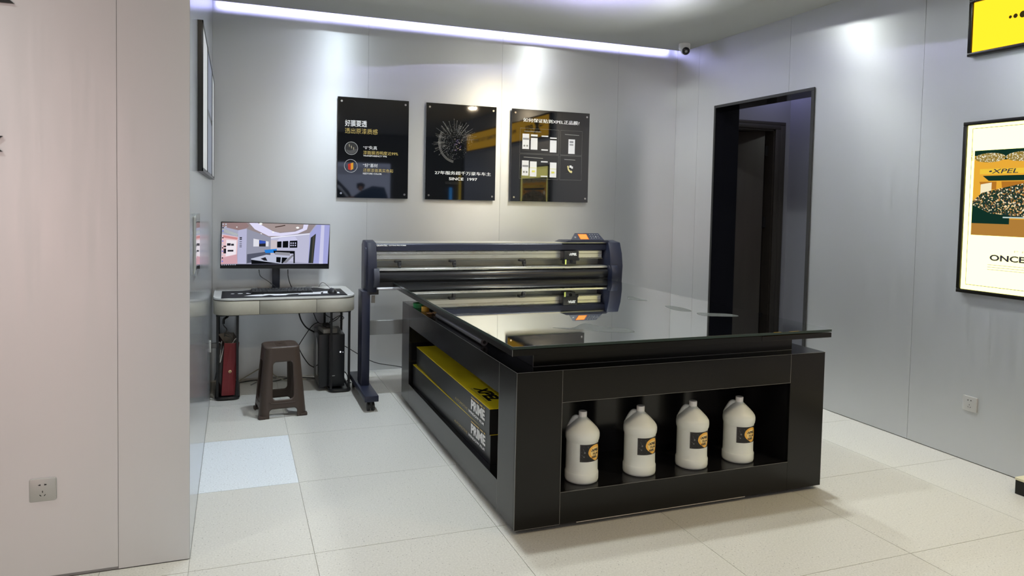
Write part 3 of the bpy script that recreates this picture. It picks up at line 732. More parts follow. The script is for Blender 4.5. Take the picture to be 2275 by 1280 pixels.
for pts in ([(1.585, -2.9), (1.671, -2.935), (1.759, -2.852), (1.804, -2.836), (1.832, -2.95), (1.9, -3.005), (1.924, -3.049), (1.918, -3.097), (1.877, -3.11), (1.81, -3.081), (1.758, -3.044), (1.697, -2.979), (1.639, -2.952)],
            [(2.513, -1.989), (2.556, -1.954), (2.569, -2.045), (2.564, -2.151), (2.509, -2.118), (2.483, -2.07)],
            [(2.544, -2.385), (2.582, -2.393), (2.604, -2.491), (2.583, -2.592), (2.544, -2.601), (2.512, -2.524)],
            [(2.576, -2.659), (2.645, -2.692), (2.731, -2.745), (2.723, -2.824), (2.624, -2.801), (2.544, -2.75)]):
    lp = spline_closed([(x, y, 0) for x, y in pts], 4)
    fx = Flat((0, 0, .8521), (1, 0, 0), (0, 1, 0), 1, 1, (0, 0, 1))
    fx.poly([(p.x, p.y) for p in lp], STN)
    for i in range(len(lp)): a_, b_ = lp[i], lp[(i+1) % len(lp)]; fx.lay = 5; fx.line(a_.x, a_.y, b_.x, b_.y, .0035, STO)
    fx.build('dried_water_mark', T)

# ------------------------------------------------------------------ film boxes in the side niche
YB = mat('carton_yellow', (.85, .66, .02), .38, .0, grain=((6, 40, 6), .06)); BB = mat('carton_black', (.012, .013, .014), .32)
def film_box(near, far, z0, label, ht=.147):
    """near/far: left edge of the box at its end by the photographer and at its far end"""
    a, b = Vector((*near, 0)), Vector((*far, 0)); d = b-a; Lb = d.length; ang = math.atan2(-d.x, d.y)
    e = empty('film_carton', (near[0], near[1], z0), ang, label, 'box', 'film cartons in the side niche')
    wd = .152
    MB().box(0, 0, 0, wd, Lb, ht, .0015, 1).build('carton', BB, e, False)
    MB().box(-.001, -.001, ht-.002, wd+.001, Lb+.001, ht+.0015, .0008, 1).build('lid', YB, e, False)
    f = Flat((-.0012, Lb, ht), (0, -1, 0), (0, 0, -1), Lb, ht, (-1, 0, 0))
    def at(u, v): return (1-u/Lb, v/ht)               # u metres back from the near end
    f.text('PRIME', *at(.30, .028), *at(.07, .080), WHITE, .045)
    f.poly([at(.30, .014), at(.17, .014), at(.165, .021), at(.295, .021)], mat('foil_gold', (.62, .42, .12), .3)); f.poly([at(.155, .014), at(.11, .014), at(.105, .021), at(.15, .021)], MATS['foil_gold']); f.poly([at(.095, .014), at(.075, .014), at(.07, .021), at(.09, .021)], MATS['foil_gold'])
    f.text('AUTOMOTIVE', *at(.60, .092), *at(.36, .106), GOLD, .0)
    f.text('WINDOW FILM', *at(.345, .092), *at(.08, .106), WHITE, .035)
    f.build('lettering', e)
    f = Flat((0, -.0012, ht), (1, 0, 0), (0, 0, -1), wd, ht, (0, -1, 0))
    f.rect(.34, .10, .9, .28, mat('label_tan', (.34, .24, .10), .5)); f.rect(.34, .28, .9, .82, mat('label_paper', (.62, .62, .60), .5))
    for k in range(9): f.rect(.45+.045*k, .55, .45+.045*k+.02*(1+k % 2), .75, BLK)
    f.text('XPEL', .42, .34, .75, .42, BLK, .02); f.rect(.42, .14, .8, .22, BLK)
    f.build('sticker', e)
    f = Flat((wd*0, 0, ht+.0016), (1, 0, 0), (0, 1, 0), wd, Lb, (0, 0, 1))
    vs, tr, bb = text_tris('XPEL', .05, .2)
    s = .105/(bb[3]-bb[2])
    f.tris([(.038+(y-bb[2])/(bb[3]-bb[2])*.075, .40-(x-bb[0])/(bb[1]-bb[0])*.27) for x, y in vs], tr, BLK)
    f.tris([(.026, .40), (.029, .40), (.029, .13), (.026, .13)], [(0, 1, 2), (0, 2, 3)], GREYP)
    f.build('logo', e)
    return e
film_box((1.335, -2.75), (1.322, -1.15), .1605, 'black and yellow film carton, lower one on the niche floor')
film_box((1.327, -2.755), (1.336, -1.19), .310, 'black and yellow film carton lying on top of the other', .128)

# ------------------------------------------------------------------ jugs in the front niche
HD = mat('milky_hdpe', (.86, .92, .89), .36, sss=.25); CAPM = mat('cap_white', (.93, .93, .92), .35)
BK = mat('label_black', (.012, .012, .015), .35); LO = mat('label_amber', (.98, .55, .09), .35); LO2 = mat('label_pale_amber', (1.0, .74, .30), .35); LG = mat('label_grey', (.16, .16, .17), .35); LGR = mat('label_olive', (.42, .45, .05), .35)
def jug(x, y, z, rz, label, sticker=None):
    e = empty('jug', (x, y, z), rz, label, 'bottle', 'jugs of film gel in the table niche')
    prof = [(.070, 0), (.0765, .004), (.0785, .012), (.0785, .042), (.0765, .047), (.0748, .050), (.0745, .08), (.0745, .186), (.0752, .190), (.0782, .198), (.0795, .210), (.0795, .222), (.0775, .232), (.070, .244), (.056, .259), (.042, .273), (.030, .284), (.0225, .291), (.0195, .295), (.0185, .300)]
    def fn(px, py, pz, a):
        # grip recess on one flank under the shoulder
        k = math.exp(-((a-.25)/.55)**2) if a < PI else math.exp(-((a-2*PI-.25)/.55)**2)
        s = 1-.05*k*max(0, math.sin(min(1, max(0, (pz-.06)/.135))*PI)) if .06 < pz < .195 else 1
        k2 = .05*k*math.exp(-((pz-.214)/.014)**2)
        return px*(s+k2), py*(s+k2)
    MB().lathe(prof, 0, 0, 48, fn=fn).build('body', HD, e, ang=50)
    MB().lathe([(.0175, .295), (.0190, .297), (.0192, .3185), (.0180, .3215)], 0, 0, 28).build('cap', CAPM, e)
    mb = MB()                                         # hollow handle between neck and shoulder, at the rear flank
    mb.tube(spline([(-.010, .010, .283), (-.022, .018, .289), (-.031, .025, .284), (-.040, .032, .265), (-.048, .038, .245), (-.052, .040, .228)], 6), lambda t: .0125 if .1 < t < .9 else .014, 10)
    mb.build('handle', HD, e)
    R_ = .0752; a0 = -PI/2-.62; wl, hl = .112, .080; zc = .146
    def warp(u, v, d):
        a = a0+u/R_; r = R_+d
        return Vector((r*math.cos(a), r*math.sin(a), zc+hl/2-v))
    f = Flat((0, 0, 0), (1, 0, 0), (0, 0, -1), wl, hl, (0, -1, 0), warp); f.step = .00003
    nU = 18
    vs = [(wl*i/nU, hl*j) for i in range(nU+1) for j in (0, 1)]; f.tris(vs, [t for i in range(nU) for t in ((2*i, 2*i+2, 2*i+3), (2*i, 2*i+3, 2*i+1))], BK)
    f.frame(.02, .03, .98, .97, .0008, LG)
    f.disc(.20, .46, .0042, LG, 12); f.disc(.17, .70, .003, LG, 12)
    for a in ((.2, .46, .05, .42), (.2, .46, .12, .22), (.2, .46, .36, .34), (.17, .70, .06, .58), (.17, .70, .34, .70), (.14, .12, .34, .12), (.34, .12, .38, .3)): f.line(*a, .0008, LG)
    f.line(.06, .06, .44, .06, .0014, LG); f.line(.06, .93, .40, .93, .0014, LG)
    blob = spline_closed([(.36, .36, 0), (.42, .2, 0), (.56, .08, 0), (.74, .05, 0), (.88, .10, 0), (.95, .26, 0), (.97, .50, 0), (.94, .74, 0), (.86, .90, 0), (.74, .97, 0), (.64, .93, 0), (.55, .84, 0), (.42, .70, 0), (.35, .52, 0)], 4)
    cxb, cyb = .66*wl, .5*hl
    def fan(sc, m):
        q_ = [(cxb+(p.x*wl-cxb)*sc, cyb+(p.y*hl-cyb)*sc) for p in blob]; N = len(q_)
        mid = [(cxb+(a-cxb)*.5, cyb+(b-cyb)*.5) for a, b in q_]
        f.tris([(cxb, cyb)]+mid+q_, [(0, 1+i, 1+(i+1) % N) for i in range(N)]+[t for i in range(N) for t in ((1+i, 1+N+i, 1+N+(i+1) % N), (1+i, 1+N+(i+1) % N, 1+(i+1) % N))], m)
    fan(1, LO); f.lay += 14; fan(.72, LO2); f.lay += 14
    f.text('·XPEL', .45, .28, .90, .43, BK, .05, .25)
    f.rect(.54, .455, .86, .49, LGR); f.text('FILM', .56, .50, .85, .63, BK, .02); f.text('GEL', .50, .67, .80, .80, BK, .05, .25)
    f.build('label', e)
    if sticker:
        def warp2(u, v, d):
            t = v/.028; r = .030+(.060-.030)*(1-t)*0+.030*t; zz = .279-.034*t
            a = -PI/2+sticker+(u-.011)/.05
            return Vector(((r+d+.003)*math.cos(a), (r+d+.003)*math.sin(a), zz))
        f = Flat((0, 0, 0), (1, 0, 0), (0, 0, -1), .018, .018, (0, -1, 0), warp2)
        f.poly([(.5, 0), (1, .5), (.5, 1), (0, .5)], mat('sticker_white', (.85, .85, .85), .4)); f.build('sticker', e)
    return e
for x, rz, st, lab in ((1.677, .04, 0, 'milky jug of film gel, nearest the table corner'), (1.985, -.05, 0, 'milky jug of film gel, second from the table corner'),
                       (2.282, -.12, -.45, 'milky jug of film gel with a small white diamond sticker on its neck'), (2.560, -.16, 0, 'milky jug of film gel, farthest in the niche from the boxes')):
    jug(x, -3.063, NZ0, rz, lab, st)

# ------------------------------------------------------------------ small things on the ledge
lz = BZ1+.0022
def tape(x, y, r, h, m, lab):
    e = empty('tape_roll', (x, y, lz), 0, lab, 'tape')
    MB().lathe([(r*.72, 0), (r, 0), (r, h), (r*.72, h), (r*.70, h/2)], 0, 0, 28).build('tape_band', m, e)
tape(1.353, -1.20, .048, .030, mat('green_tape', (.02, .22, .06), .4), 'green roll of tape on the table ledge')
tape(1.345, -1.375, .026, .032, mat('amber_tape', (.75, .42, .05), .4), 'small amber roll of tape on the table ledge')
e = empty('scissors', (1.362, -1.56, lz+.004), -PI/2+.1, 'scissors with gold brown handles under the glass edge', 'scissors')
for s in (1, -1):
    lp = [(-.045+.030*math.cos(a), s*.020+.014*math.sin(a), .004) for a in [2*PI*i/20 for i in range(20)]]
    MB().tube(lp, .004, 6, closed=True).build('handle', mat('scissor_handle', (.45, .24, .08), .4), e)
    MB().prism([(-.015, s*.010), (.02, s*.002), (.13, -s*.003), (.02, -s*.008)], 'z', .003+.002*(s > 0), .0048+.002*(s > 0)).build('blade', CHROME, e)
e = empty('film_offcut_roll', (1.352, -2.12, lz), 0, 'rolled grey film lying along the table ledge', 'film roll')
MB().tube([(0, -.46, .019), (0, .44, .019)], .019, 20).build('roll', mat('grey_film', (.16, .16, .17), .12), e)
MB().tube([(0, -.462, .019), (0, .442, .019)], .009, 12).build('core', BLK, e)

# ------------------------------------------------------------------ cutting plotter
Pl = empty('cutting_plotter', (0, 0, 0), 0, 'wide dark blue cutting plotter on a wheeled stand behind the table', 'plotter')
PX0, PX1, PF = 1.046, 3.10, -.88
def housing(x0, x1):
    out = [(-.60, .78), (-.60, 1.115), (-.64, 1.145), (-.72, 1.15), (-.835, 1.136), (-.872, 1.05), (-.885, .95), (-.882, .80), (-.868, .775)]
    MB().prism(out, 'x', x0, x1, .006).build('end_housing', NAVY, Pl)
housing(PX0, 1.112); housing(2.99, PX1)
for x0, x1 in ((1.085, 1.125), (2.985, 3.045)):
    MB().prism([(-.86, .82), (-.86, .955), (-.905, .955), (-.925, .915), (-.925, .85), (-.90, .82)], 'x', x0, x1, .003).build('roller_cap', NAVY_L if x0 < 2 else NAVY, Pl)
# raised side cover strip
MB().prism([(-.84, .82), (-.845, 1.07), (-.82, 1.10), (-.70, 1.10), (-.69, .82)], 'x', PX0-.006, PX0+.001, .002).build('side_cover', NAVY, Pl)
xa, xb = 1.112, 2.99
MB().prism([(-.62, 1.06), (-.62, 1.128), (-.79, 1.128), (-.80, 1.118), (-.80, 1.0756), (-.79, 1.07)], 'x', xa, xb, .001).build('top_cover', NAVY, Pl)
MB().box(xa, -.79, 1.128, xb, -.62, 1.134).build('top_trim', ALU, Pl, False)
MB().box(xa, -.76, 1.007, 2.975, -.70, 1.066, .002, 1).build('guide_rail', ALU, Pl)
MB().box(xa, -.768, 1.0005, 2.975, -.70, 1.006).box(xa, -.762, 1.040, 2.975, -.758, 1.043).build('rail_groove', mat('rail_shadow', (.16, .15, .12), .4), Pl, False)
MB().box(xa, -.66, .935, 2.99, -.64, 1.07).build('back_plate', mat('back_plate_grey', (.30, .31, .30), .35, .5), Pl, False)
MB().box(xa, -.84, .930, 2.99, -.66, .948, .003, 1).build('platen', ALU, Pl)
MB().tube([(xa, -.795, .884), (2.99, -.795, .884)], .052, 40).build('front_cover', mat('black_satin', (.014, .014, .016), .20), Pl)
MB().prism([(-.838, .80), (-.838, .85), (-.66, .93), (-.62, .93), (-.62, .80)], 'x', xa, xb).build('chassis', mat('chassis_black', (.01, .01, .012), .4), Pl, False)
MB().tube([(xa, -.835, .801), (2.99, -.835, .801)], .0115, 16).build('media_bar', mat('bright_bar', (.78, .79, .85), .25, .6), Pl)
MB().box(1.06, -.872, .765, 1.128, -.80, .80, .002, 1).build('bracket', BLK, Pl)
MB().box(1.085, -.83, .70, 1.110, -.822, .755, .001, 1).box(1.088, -.835, .715, 1.10, -.82, .74).build('media_stop', mat('bracket_steel', (.35, .33, .3), .3, .8), Pl, False)
for x in (1.283, 1.70, 2.266):
    r = MB().box(x-.022, -.80, .985, x+.022, -.74, 1.003, .002, 1).box(x-.004, -.815, .962, x+.02, -.78, .990, .003, 1)
    r.cyl((x, -.805, .958), (x+.018, -.805, .958), .012, 14); r.build('pinch_roller', BLK, Pl)
CXp = 2.665
MB().box(CXp-.062, -.835, .990, CXp+.065, -.752, 1.068, .004).box(CXp-.05, -.84, .962, CXp+.04, -.76, .992, .003).cyl((CXp+.065, -.80, 1.0), (CXp+.082, -.80, 1.0), .013, 14).build('carriage', BLK, Pl)
MB().box(CXp-.058, -.842, .962, CXp-.046, -.838, 1.0).build('carriage_tab', mat('tab_lime', (.55, .6, .15), .4), Pl, False)
MB().cyl((CXp-.004, -.848, .985), (CXp-.004, -.838, .985), .012, 14).build('blade_holder', GLOSS, Pl)
f = Flat((CXp-.03, -.8355, 1.062), (1, 0, 0), (0, 0, -1), .08, .05, (0, -1, 0)); f.text('·XPEL', .1, .2, .95, .6, WHITE, .05, .25); f.build('carriage_mark', Pl)
f = Flat((1.122, -.8005, 1.126), (1, 0, 0), (0, 0, -1), .22, .03, (0, -1, 0)); f.text('GRAPHTEC', .0, .22, .36, .62, WHITE, .03); f.text('CUTTING PRO FC9000', .40, .28, .98, .56, WHITE, .02); f.build('maker_mark', Pl)
for k in range(9): pass
# control panel
MB().prism([(2.60, 1.134), (2.64, 1.15), (2.995, 1.15), (3.02, 1.134)], 'y', -.82, -.64).build('panel_base', NAVY, Pl, False)
pn = empty('control_panel', (2.825, -.80, 1.148), 0); pn.parent = Pl
pn.rotation_euler = (math.radians(-32), 0, 0)
MB().prism([(-.155, 0), (-.105, .066), (.105, .066), (.145, 0)], 'y', -.008, .008, .001).build('keypad', NAVY, pn, False)
f = Flat((-.155, -.0085, .066), (1, 0, 0), (0, 0, -1), .30, .066, (0, -1, 0))
f.poly([(.235, .14), (.50, .14), (.545, .88), (.285, .88)], emi('lcd_red', (.9, .15, .02), 1)); f.poly([(.25, .18), (.49, .18), (.53, .84), (.295, .84)], emi('lcd_orange', (1.0, .42, .10), 1.1))
for i in range(4):
    for j in range(3): f.rect(.58+.075*i+.015*j, .18+.24*j, .615+.075*i+.015*j, .24+.24*j, GREY)
f.disc(.76, .52, .006, GREYP, 14); f.rect(.12, .5, .17, .7, GREYP)
f.build('buttons', pn)
# stand
for x0 in (.998, 3.035):
    MB().box(x0+.012, -.872, .112, x0+.070, -.70, .79, .004).build('post', NAVY, Pl)
    MB().box(x0-.01, -1.165, .070, x0+.085, -.41, .112, .004).build('foot', NAVY, Pl)
    for y in (-1.12, -.46):
        xc = x0+.0375
        cst = empty('caster', (xc, y, 0), 0); cst.parent = Pl
        MB().cyl((-.024, 0, .029), (-.008, 0, .029), .029, 24).cyl((.008, 0, .029), (.024, 0, .029), .029, 24).build('wheel', BLKR, cst)
        MB().box(-.007, -.02, .02, .007, .02, .062).cyl((0, 0, .055), (0, 0, .07), .014, 12).build('fork', BLK, cst)
MB().box(1.064, -.80, .462, 3.05, -.775, .566, .002, 1).build('stretcher', mat('stretcher_grey', (.30, .31, .31), .42, .6), Pl, False)

# ------------------------------------------------------------------ desk
Dk = empty('desk', (0, 0, 0), 0, 'narrow desk with rounded ends and taupe leatherette drawers', 'desk')
LEA = mat('taupe_leatherette', (.44, .42, .35), .5, grain=((60, 60, 60), .05), bump=.2)
DX0, DX1, DY0, DY1, DB, DT = .022, 1.006, -.655, -.03, .615, .720
def desk_outline(ins=0, r=.13):
    x0, x1, y0, y1 = DX0+ins, DX1-ins, DY0+ins, DY1-ins; out = []
    for cx, cy, a0, rr in ((x1-r, y0+r, -PI/2, r), (x1-.05, y1-.05, 0, .05), (x0+.05, y1-.05, PI/2, .05), (x0+r, y0+r, PI, r)):
        for i in range(9): a = a0+PI/2*i/8; out.append((cx+rr*math.cos(a), cy+rr*math.sin(a)))
    return out
MB().prism(desk_outline(.006), 'z', DB+.004, DT).build('carcass', mat('desk_gap', (.05, .045, .04), .7), Dk, False)
# drawer fronts follow the rounded corners
def front(xa, xb, nm, left=False, right=False):
    path = []
    r = .13
    if left:
        path += [(DX0, DY1-.06), (DX0, -.4)]
        path += [(DX0+r-r*math.cos(a), DY0+r-r*math.sin(a)) for a in [PI/2*i/10 for i in range(11)]]
    else: path.append((xa, DY0))
    if right:
        path += [(DX1-r+r*math.sin(a), DY0+r-r*math.cos(a)) for a in [PI/2*i/10 for i in range(11)]]
        path += [(DX1, -.4), (DX1, DY1-.06)]
    else: path.append((xb, DY0))
    bm = bmesh.new(); rows = []
    prof = [(.004, DB), (.0, DB+.006), (0, DT-.008), (.005, DT-.002)]
    N = len(path); nr = []
    for i, p in enumerate(path):
        a, b = path[max(0, i-1)], path[min(N-1, i+1)]; t = Vector((b[0]-a[0], b[1]-a[1])).normalized(); nr.append(Vector((-t.y, t.x)))
    for (ins, z) in prof: rows.append([bm.verts.new((p[0]+n.x*ins, p[1]+n.y*ins, z)) for p, n in zip(path, nr)])
    for ra, rb in zip(rows, rows[1:]):
        for i in range(N-1): bm.faces.new((ra[i], ra[i+1], rb[i+1], rb[i]))
    bmesh.ops.recalc_face_normals(bm, faces=bm.faces[:])
    me = bpy.data.meshes.new(nm); bm.to_mesh(me); bm.free(); o = link(nm, me, Dk, LEA); shade(me, 50)
    md = o.modifiers.new('thick', 'SOLIDIFY'); md.thickness = .005; md.offset = 1 if False else -1
front(DX0, .3265, 'drawer_front', left=True); front(.3295, .7185, 'drawer_front'); front(.7215, DX1, 'drawer_front', right=True)
MB().prism(desk_outline(0), 'z', DT, DT+.015, .003).build('desk_top', mat('pale_stone_top', (.66, .67, .66), .22, grain=((5, 5, 5), .06)), Dk)
MB().prism(desk_outline(-.0008), 'z', DT-.003, DT+.001).build('edge_piping', mat('piping_dark', (.07, .065, .06), .5), Dk, False)
STL = mat('black_steel', (.012, .012, .013), .35, .3)
def leg_frame(x0, x1, nm):
    y0, y1 = -.56, -.12; e = empty(nm, (0, 0, 0)); e.parent = Dk
    MB().box(x0-.01, y0-.01, DB-.016, x1+.01, y1+.01, DB-.002, .002, 1).build('mounting_plate', STL, e, False)
    for x in (x0, x1):
        for y in (y0, y1): MB().box(x-.008, y-.008, .02, x+.008, y+.008, DB-.016).build('upright', STL, e, False)
    pts = [Vector((a, b, .014)) for a, b in rrect(x0-.006, y0-.02, x1+.006, y1+.01, .035, 5)]
    MB().tube(pts, .012, 8, closed=True).build('base_loop', STL, e)
    mb = MB(); mb.prism(rrect(x0, y0, x1, y1, .03, 5), 'z', .012, .0175); mb.build('base_plate', STL, e, False)
leg_frame(.050, .183, 'leg_frame'); leg_frame(.836, .968, 'leg_frame')

# ------------------------------------------------------------------ desk mat, keyboard, mouse, monitor
ZT = DT+.015
MATT = mat('mat_black', (.014, .014, .017), .75); MW = mat('mat_white', (.85, .86, .88), .7)
e = empty('desk_mat', (0, 0, ZT), 0, 'black desk mat with white graphic spread over the desk', 'desk mat')
bm = bmesh.new()
nx, ny = 30, 10; g_ = []
for i in range(nx+1):
    col_ = []
    for j in range(ny+1):
        u, v = i/nx, j/ny; x = .075+.868*u; y = -.636+.406*v
        wv = .012*max(0, math.sin(PI*min(1, max(0, (u-.16)/.5))))*v**3 + .012*v**4*max(0, math.sin(PI*min(1, max(0, (u-.66)/.2))))
        col_.append(bm.verts.new((x, y, .0025+wv)))
    g_.append(col_)
for i in range(nx):
    for j in range(ny): bm.faces.new((g_[i][j], g_[i+1][j], g_[i+1][j+1], g_[i][j+1]))
me = bpy.data.meshes.new('pad'); bm.to_mesh(me); bm.free(); o = link('pad', me, e, MATT); shade(me); md = o.modifiers.new('thick', 'SOLIDIFY'); md.thickness = .0022; md.offset = -1
f = Flat((.075, -.636, .0027), (1, 0, 0), (0, 1, 0), .868, .406, (0, 0, 1))
for u, r in ((.085, .013), (.145, .018), (.22, .026)): f.disc(u, .56, r, MW, 24)
f.poly([(.17, .20), (.31, .12), (.37, .26), (.31, .38), (.24, .32)], MW)
f.poly([(.32, .34), (.38, .26), (.41, .16), (.50, .18), (.53, .30), (.62, .34), (.62, .42), (.46, .38), (.34, .42)], MW)
f.poly([(.60, .22), (.79, .22), (.80, .44), (.84, .60), (.74, .60), (.735, .52), (.64, .50)], MW)
f.poly([(.81, .30), (.95, .26), (.955, .46), (.90, .5), (.86, .62), (.83, .62)], MW)
f.build('graphic', e)
K = empty('keyboard', (.493, -.385, ZT+.0032), math.radians(.5), 'black mechanical keyboard lying on the desk mat', 'keyboard')
MB().prism([(-.070, .002), (-.070, .009), (.072, .018), (.072, .002)], 'x', -.219, .219, .002).build('case', BLK, K)
kb = mat('key_black', (.02, .02, .022), .5)
rows = [(.062, 18), (.040, 18), (.021, 18), (.002, 17), (-.017, 17), (-.036, 16), (-.055, 12)]
km = None
for r_, (yy, nk) in enumerate(rows):
    wk = .426/nk
    for k in range(nk):
        if nk == 12 and 3 <= k <= 6:
            if k != 3: continue
            ww = wk*4; xc = -.213+wk*3+ww/2
        else: ww = wk; xc = -.213+wk*k+wk/2
        zk = .0085+(.009)*(yy+.07)/.142+.0012
        mb = MB(); mb.box(-ww/2+.001, -.0085, 0, ww/2-.001, .0085, .0075, .0018, 1)
        o = mb.build('key', kb, K, False); o.location = (xc, yy, zk); o.rotation_euler = (.06, 0, 0)
Ms = empty('mouse', (.848, -.49, ZT+.0032), .1, 'black computer mouse at the end of the desk mat', 'mouse')
mb = MB(); bmesh.ops.create_uvsphere(mb.bm, u_segments=24, v_segments=16, radius=1)
for v in mb.bm.verts: v.co = Vector((v.co.x*.034*(1-.12*v.co.y), v.co.y*.056, max(0, v.co.z)*.036+.001))
mb.build('shell', mat('mouse_black', (.02, .02, .022), .3), Ms); MB().cyl((-.004, .03, .03), (.004, .03, .03), .008, 12).build('scroll_wheel', GREY, Ms)
def cable(pts, r, m, label, cat='cable', n=7, grp=None):
    o = MB().tube(spline(pts, n), r, 6).build('cable', m, None); tag(o, label, cat, grp); return o
CB = mat('cable_black', (.012, .012, .012), .5); CW = mat('cable_beige', (.38, .36, .28), .6); CG = mat('cable_grey', (.2, .2, .2), .5)
cable([(.848, -.433, ZT+.015), (.84, -.36, ZT+.03), (.81, -.26, ZT+.055), (.795, -.20, ZT+.04), (.79, -.12, ZT+.006)], .0017, CB, 'thin looping cable running back from the mouse')

Mo = empty('monitor', (.4585, -.235, ZT), 0, 'black ultrawide monitor showing a picture of the room', 'monitor')
mt = empty('screen_unit', (0, -.015, .343), 0); mt.parent = Mo; mt.rotation_euler = (0, math.radians(1.0), 0)
sw, sh = .395, .174
MB().box(-sw, -.012, -sh, sw, .016, sh, .003).box(-.2, .016, -.1, .2, .045, .1, .01).build('bezel', BLK, mt)
MB().box(-.028, .0, .0, .028, .020, .26, .003).build('stand_neck', mat('stand_black', (.014, .015, .022), .35), Mo)
MB().cyl((0, .019, .205), (0, .03, .205), .014, 12).build('neck_hole_cover', GREY, Mo)
f = Flat((-.009, -.0005, .235), (1, 0, 0), (0, 0, -1), .018, .042, (0, -1, 0)); f.rect(.15, .15, .85, .9, mat('neck_slot', (.25, .26, .27), .4)); f.build('neck_slot', Mo)
MB().prism([(-.11, .008), (.11, .008), (.13, .15), (-.13, .15)], 'z', .0, .007, .002).build('stand_base', mat('stand_base_brown', (.14, .10, .09), .35), Mo)
# screen picture: pixel units of the close view, mapped on the panel
fs = Flat((-sw+.008, -.0122, sh-.007), (1, 0, 0), (0, 0, -1), 2*sw-.016, 2*sh-.033, (0, -1, 0))
def sp(pts, m): fs.poly([((x-147)/1532, (y-106-.022*(x-147))/604) for x, y in pts], m)
def ec(n, r, g, b, s=.95):
    to = lambda c: ((c/255)/12.92 if c < 10 else (((c/255)+.055)/1.055)**2.4)
    return emi('screen_'+n, (to(r), to(g), to(b)), s)
wall_s, wall_l, ceil_s = ec('wall', 170, 172, 195), ec('wall_bright', 205, 205, 235), ec('ceil', 150, 138, 140)
sp([(147, 106), (1690, 135), (1672, 716), (140, 700)], wall_s)
sp([(147, 106), (600, 106), (480, 190), (370, 215), (147, 160)], ec('ceil_left', 150, 125, 125))
sp([(480, 108), (1480, 132), (1390, 255), (1100, 285), (830, 320), (480, 200), (520, 150)], ceil_s)
sp([(520, 110), (640, 110), (860, 230), (960, 255), (1180, 235), (1290, 190), (1300, 130), (1370, 132), (1350, 205), (1220, 265), (980, 300), (800, 300), (600, 200)], ec('cove', 225, 222, 250))
sp([(640, 110), (1295, 128), (1270, 180), (1150, 225), (950, 245), (860, 222)], ec('island', 165, 150, 148))
sp([(885, 165), (1030, 138), (1035, 150), (890, 176)], ec('vent', 60, 40, 35))
for x, y, r in ((683, 122, 24), (1213, 178, 24), (862, 240, 16), (350, 170, 10), (690, 268, 14)):
    sp([(x+r*math.cos(a), y+r*.6*math.sin(a)) for a in [2*PI*i/12 for i in range(12)]], ec('lamp', 255, 255, 255))
sp([(800, 320), (1100, 290), (1395, 262), (1395, 275), (1100, 305), (830, 335)], ec('led', 240, 240, 255))
sp([(830, 335), (1395, 275), (1380, 700), (830, 640)], ec('back', 190, 190, 215)); sp([(960, 325), (1180, 305), (1230, 380), (900, 390)], wall_l); sp([(830, 360), (930, 360), (930, 560), (830, 560)], ec('warm', 205, 195, 200))
sp([(490, 195), (830, 320), (830, 640), (490, 700)], ec('leftwall', 150, 152, 170)); sp([(500, 560), (830, 520), (830, 640), (500, 690)], ec('leftwall_dark', 85, 88, 105))
sp([(370, 215), (490, 195), (490, 700), (370, 690)], ec('pillar', 185, 185, 215))
sp([(1395, 262), (1500, 132), (1690, 137), (1672, 716), (1380, 700)], ec('right', 165, 168, 220)); sp([(1560, 140), (1610, 140), (1600, 716), (1540, 716)], wall_l)
sp([(1410, 325), (1485, 265), (1455, 705), (1385, 702)], ec('door', 42, 48, 48)); sp([(1440, 300), (1470, 285), (1445, 700), (1425, 700)], ec('door_l', 72, 70, 62))
sp([(147, 180), (370, 270), (370, 300), (147, 240)], ec('white', 240, 235, 245)); sp([(147, 270), (370, 310), (360, 560), (147, 610)], ec('pink', 230, 195, 200)); sp([(165, 285), (365, 320), (360, 350), (165, 320)], ec('pink_deep', 205, 140, 140))
sp([(210, 350), (350, 360), (345, 560), (205, 590)], ec('pink_white', 240, 232, 240)); sp([(147, 610), (360, 560), (370, 695), (140, 700)], ec('pink_floor', 210, 165, 175))
DK = ec('dark', 40, 40, 48)
for a in ((220, 400, 270, 435), (276, 408, 315, 436), (172, 435, 210, 455), (174, 475, 210, 545), (230, 495, 310, 520)): sp([(a[0], a[1]), (a[2], a[1]), (a[2], a[3]), (a[0], a[3])], DK)
for y in (313, 335, 375, 405, 430, 450): sp([(392, y), (424, y), (424, y+(16 if y < 340 else 8)), (392, y+(16 if y < 340 else 8))], DK)
sp([(585, 335), (800, 380), (800, 450), (585, 450)], ec('paper', 225, 225, 235)); sp([(665, 355), (760, 372), (760, 452), (665, 450)], DK); sp([(670, 360), (757, 375), (757, 405), (670, 410)], ec('blue', 60, 90, 190))
for a in ((922, 380, 985, 468), (1003, 375, 1082, 470), (1103, 370, 1215, 472)): sp([(a[0], a[1]), (a[2], a[1]-4), (a[2], a[3]), (a[0], a[3])], ec('black', 14, 16, 20))
for x in (1115, 1145, 1178): sp([(x, 395), (x+16, 395), (x+16, 415), (x, 415)], wall_l); sp([(x, 430), (x+16, 430), (x+16, 448), (x, 448)], wall_l)
sp([(740, 500), (920, 485), (920, 545), (760, 545)], ec('blue_glow', 40, 130, 220)); sp([(870, 510), (1180, 520), (1185, 700), (1165, 700), (1160, 560), (880, 550)], ec('black', 14, 16, 20)); sp([(900, 530), (1110, 545), (1110, 590), (890, 570)], ec('steel', 150, 150, 160))
sp([(555, 625), (770, 570), (1170, 610), (990, 705), (560, 640)], ec('tabletop', 190, 195, 215)); sp([(915, 605), (980, 610), (975, 690), (915, 680)], ec('black', 14, 16, 20)); sp([(995, 612), (1080, 618), (1010, 700), (990, 700)], ec('black', 14, 16, 20))
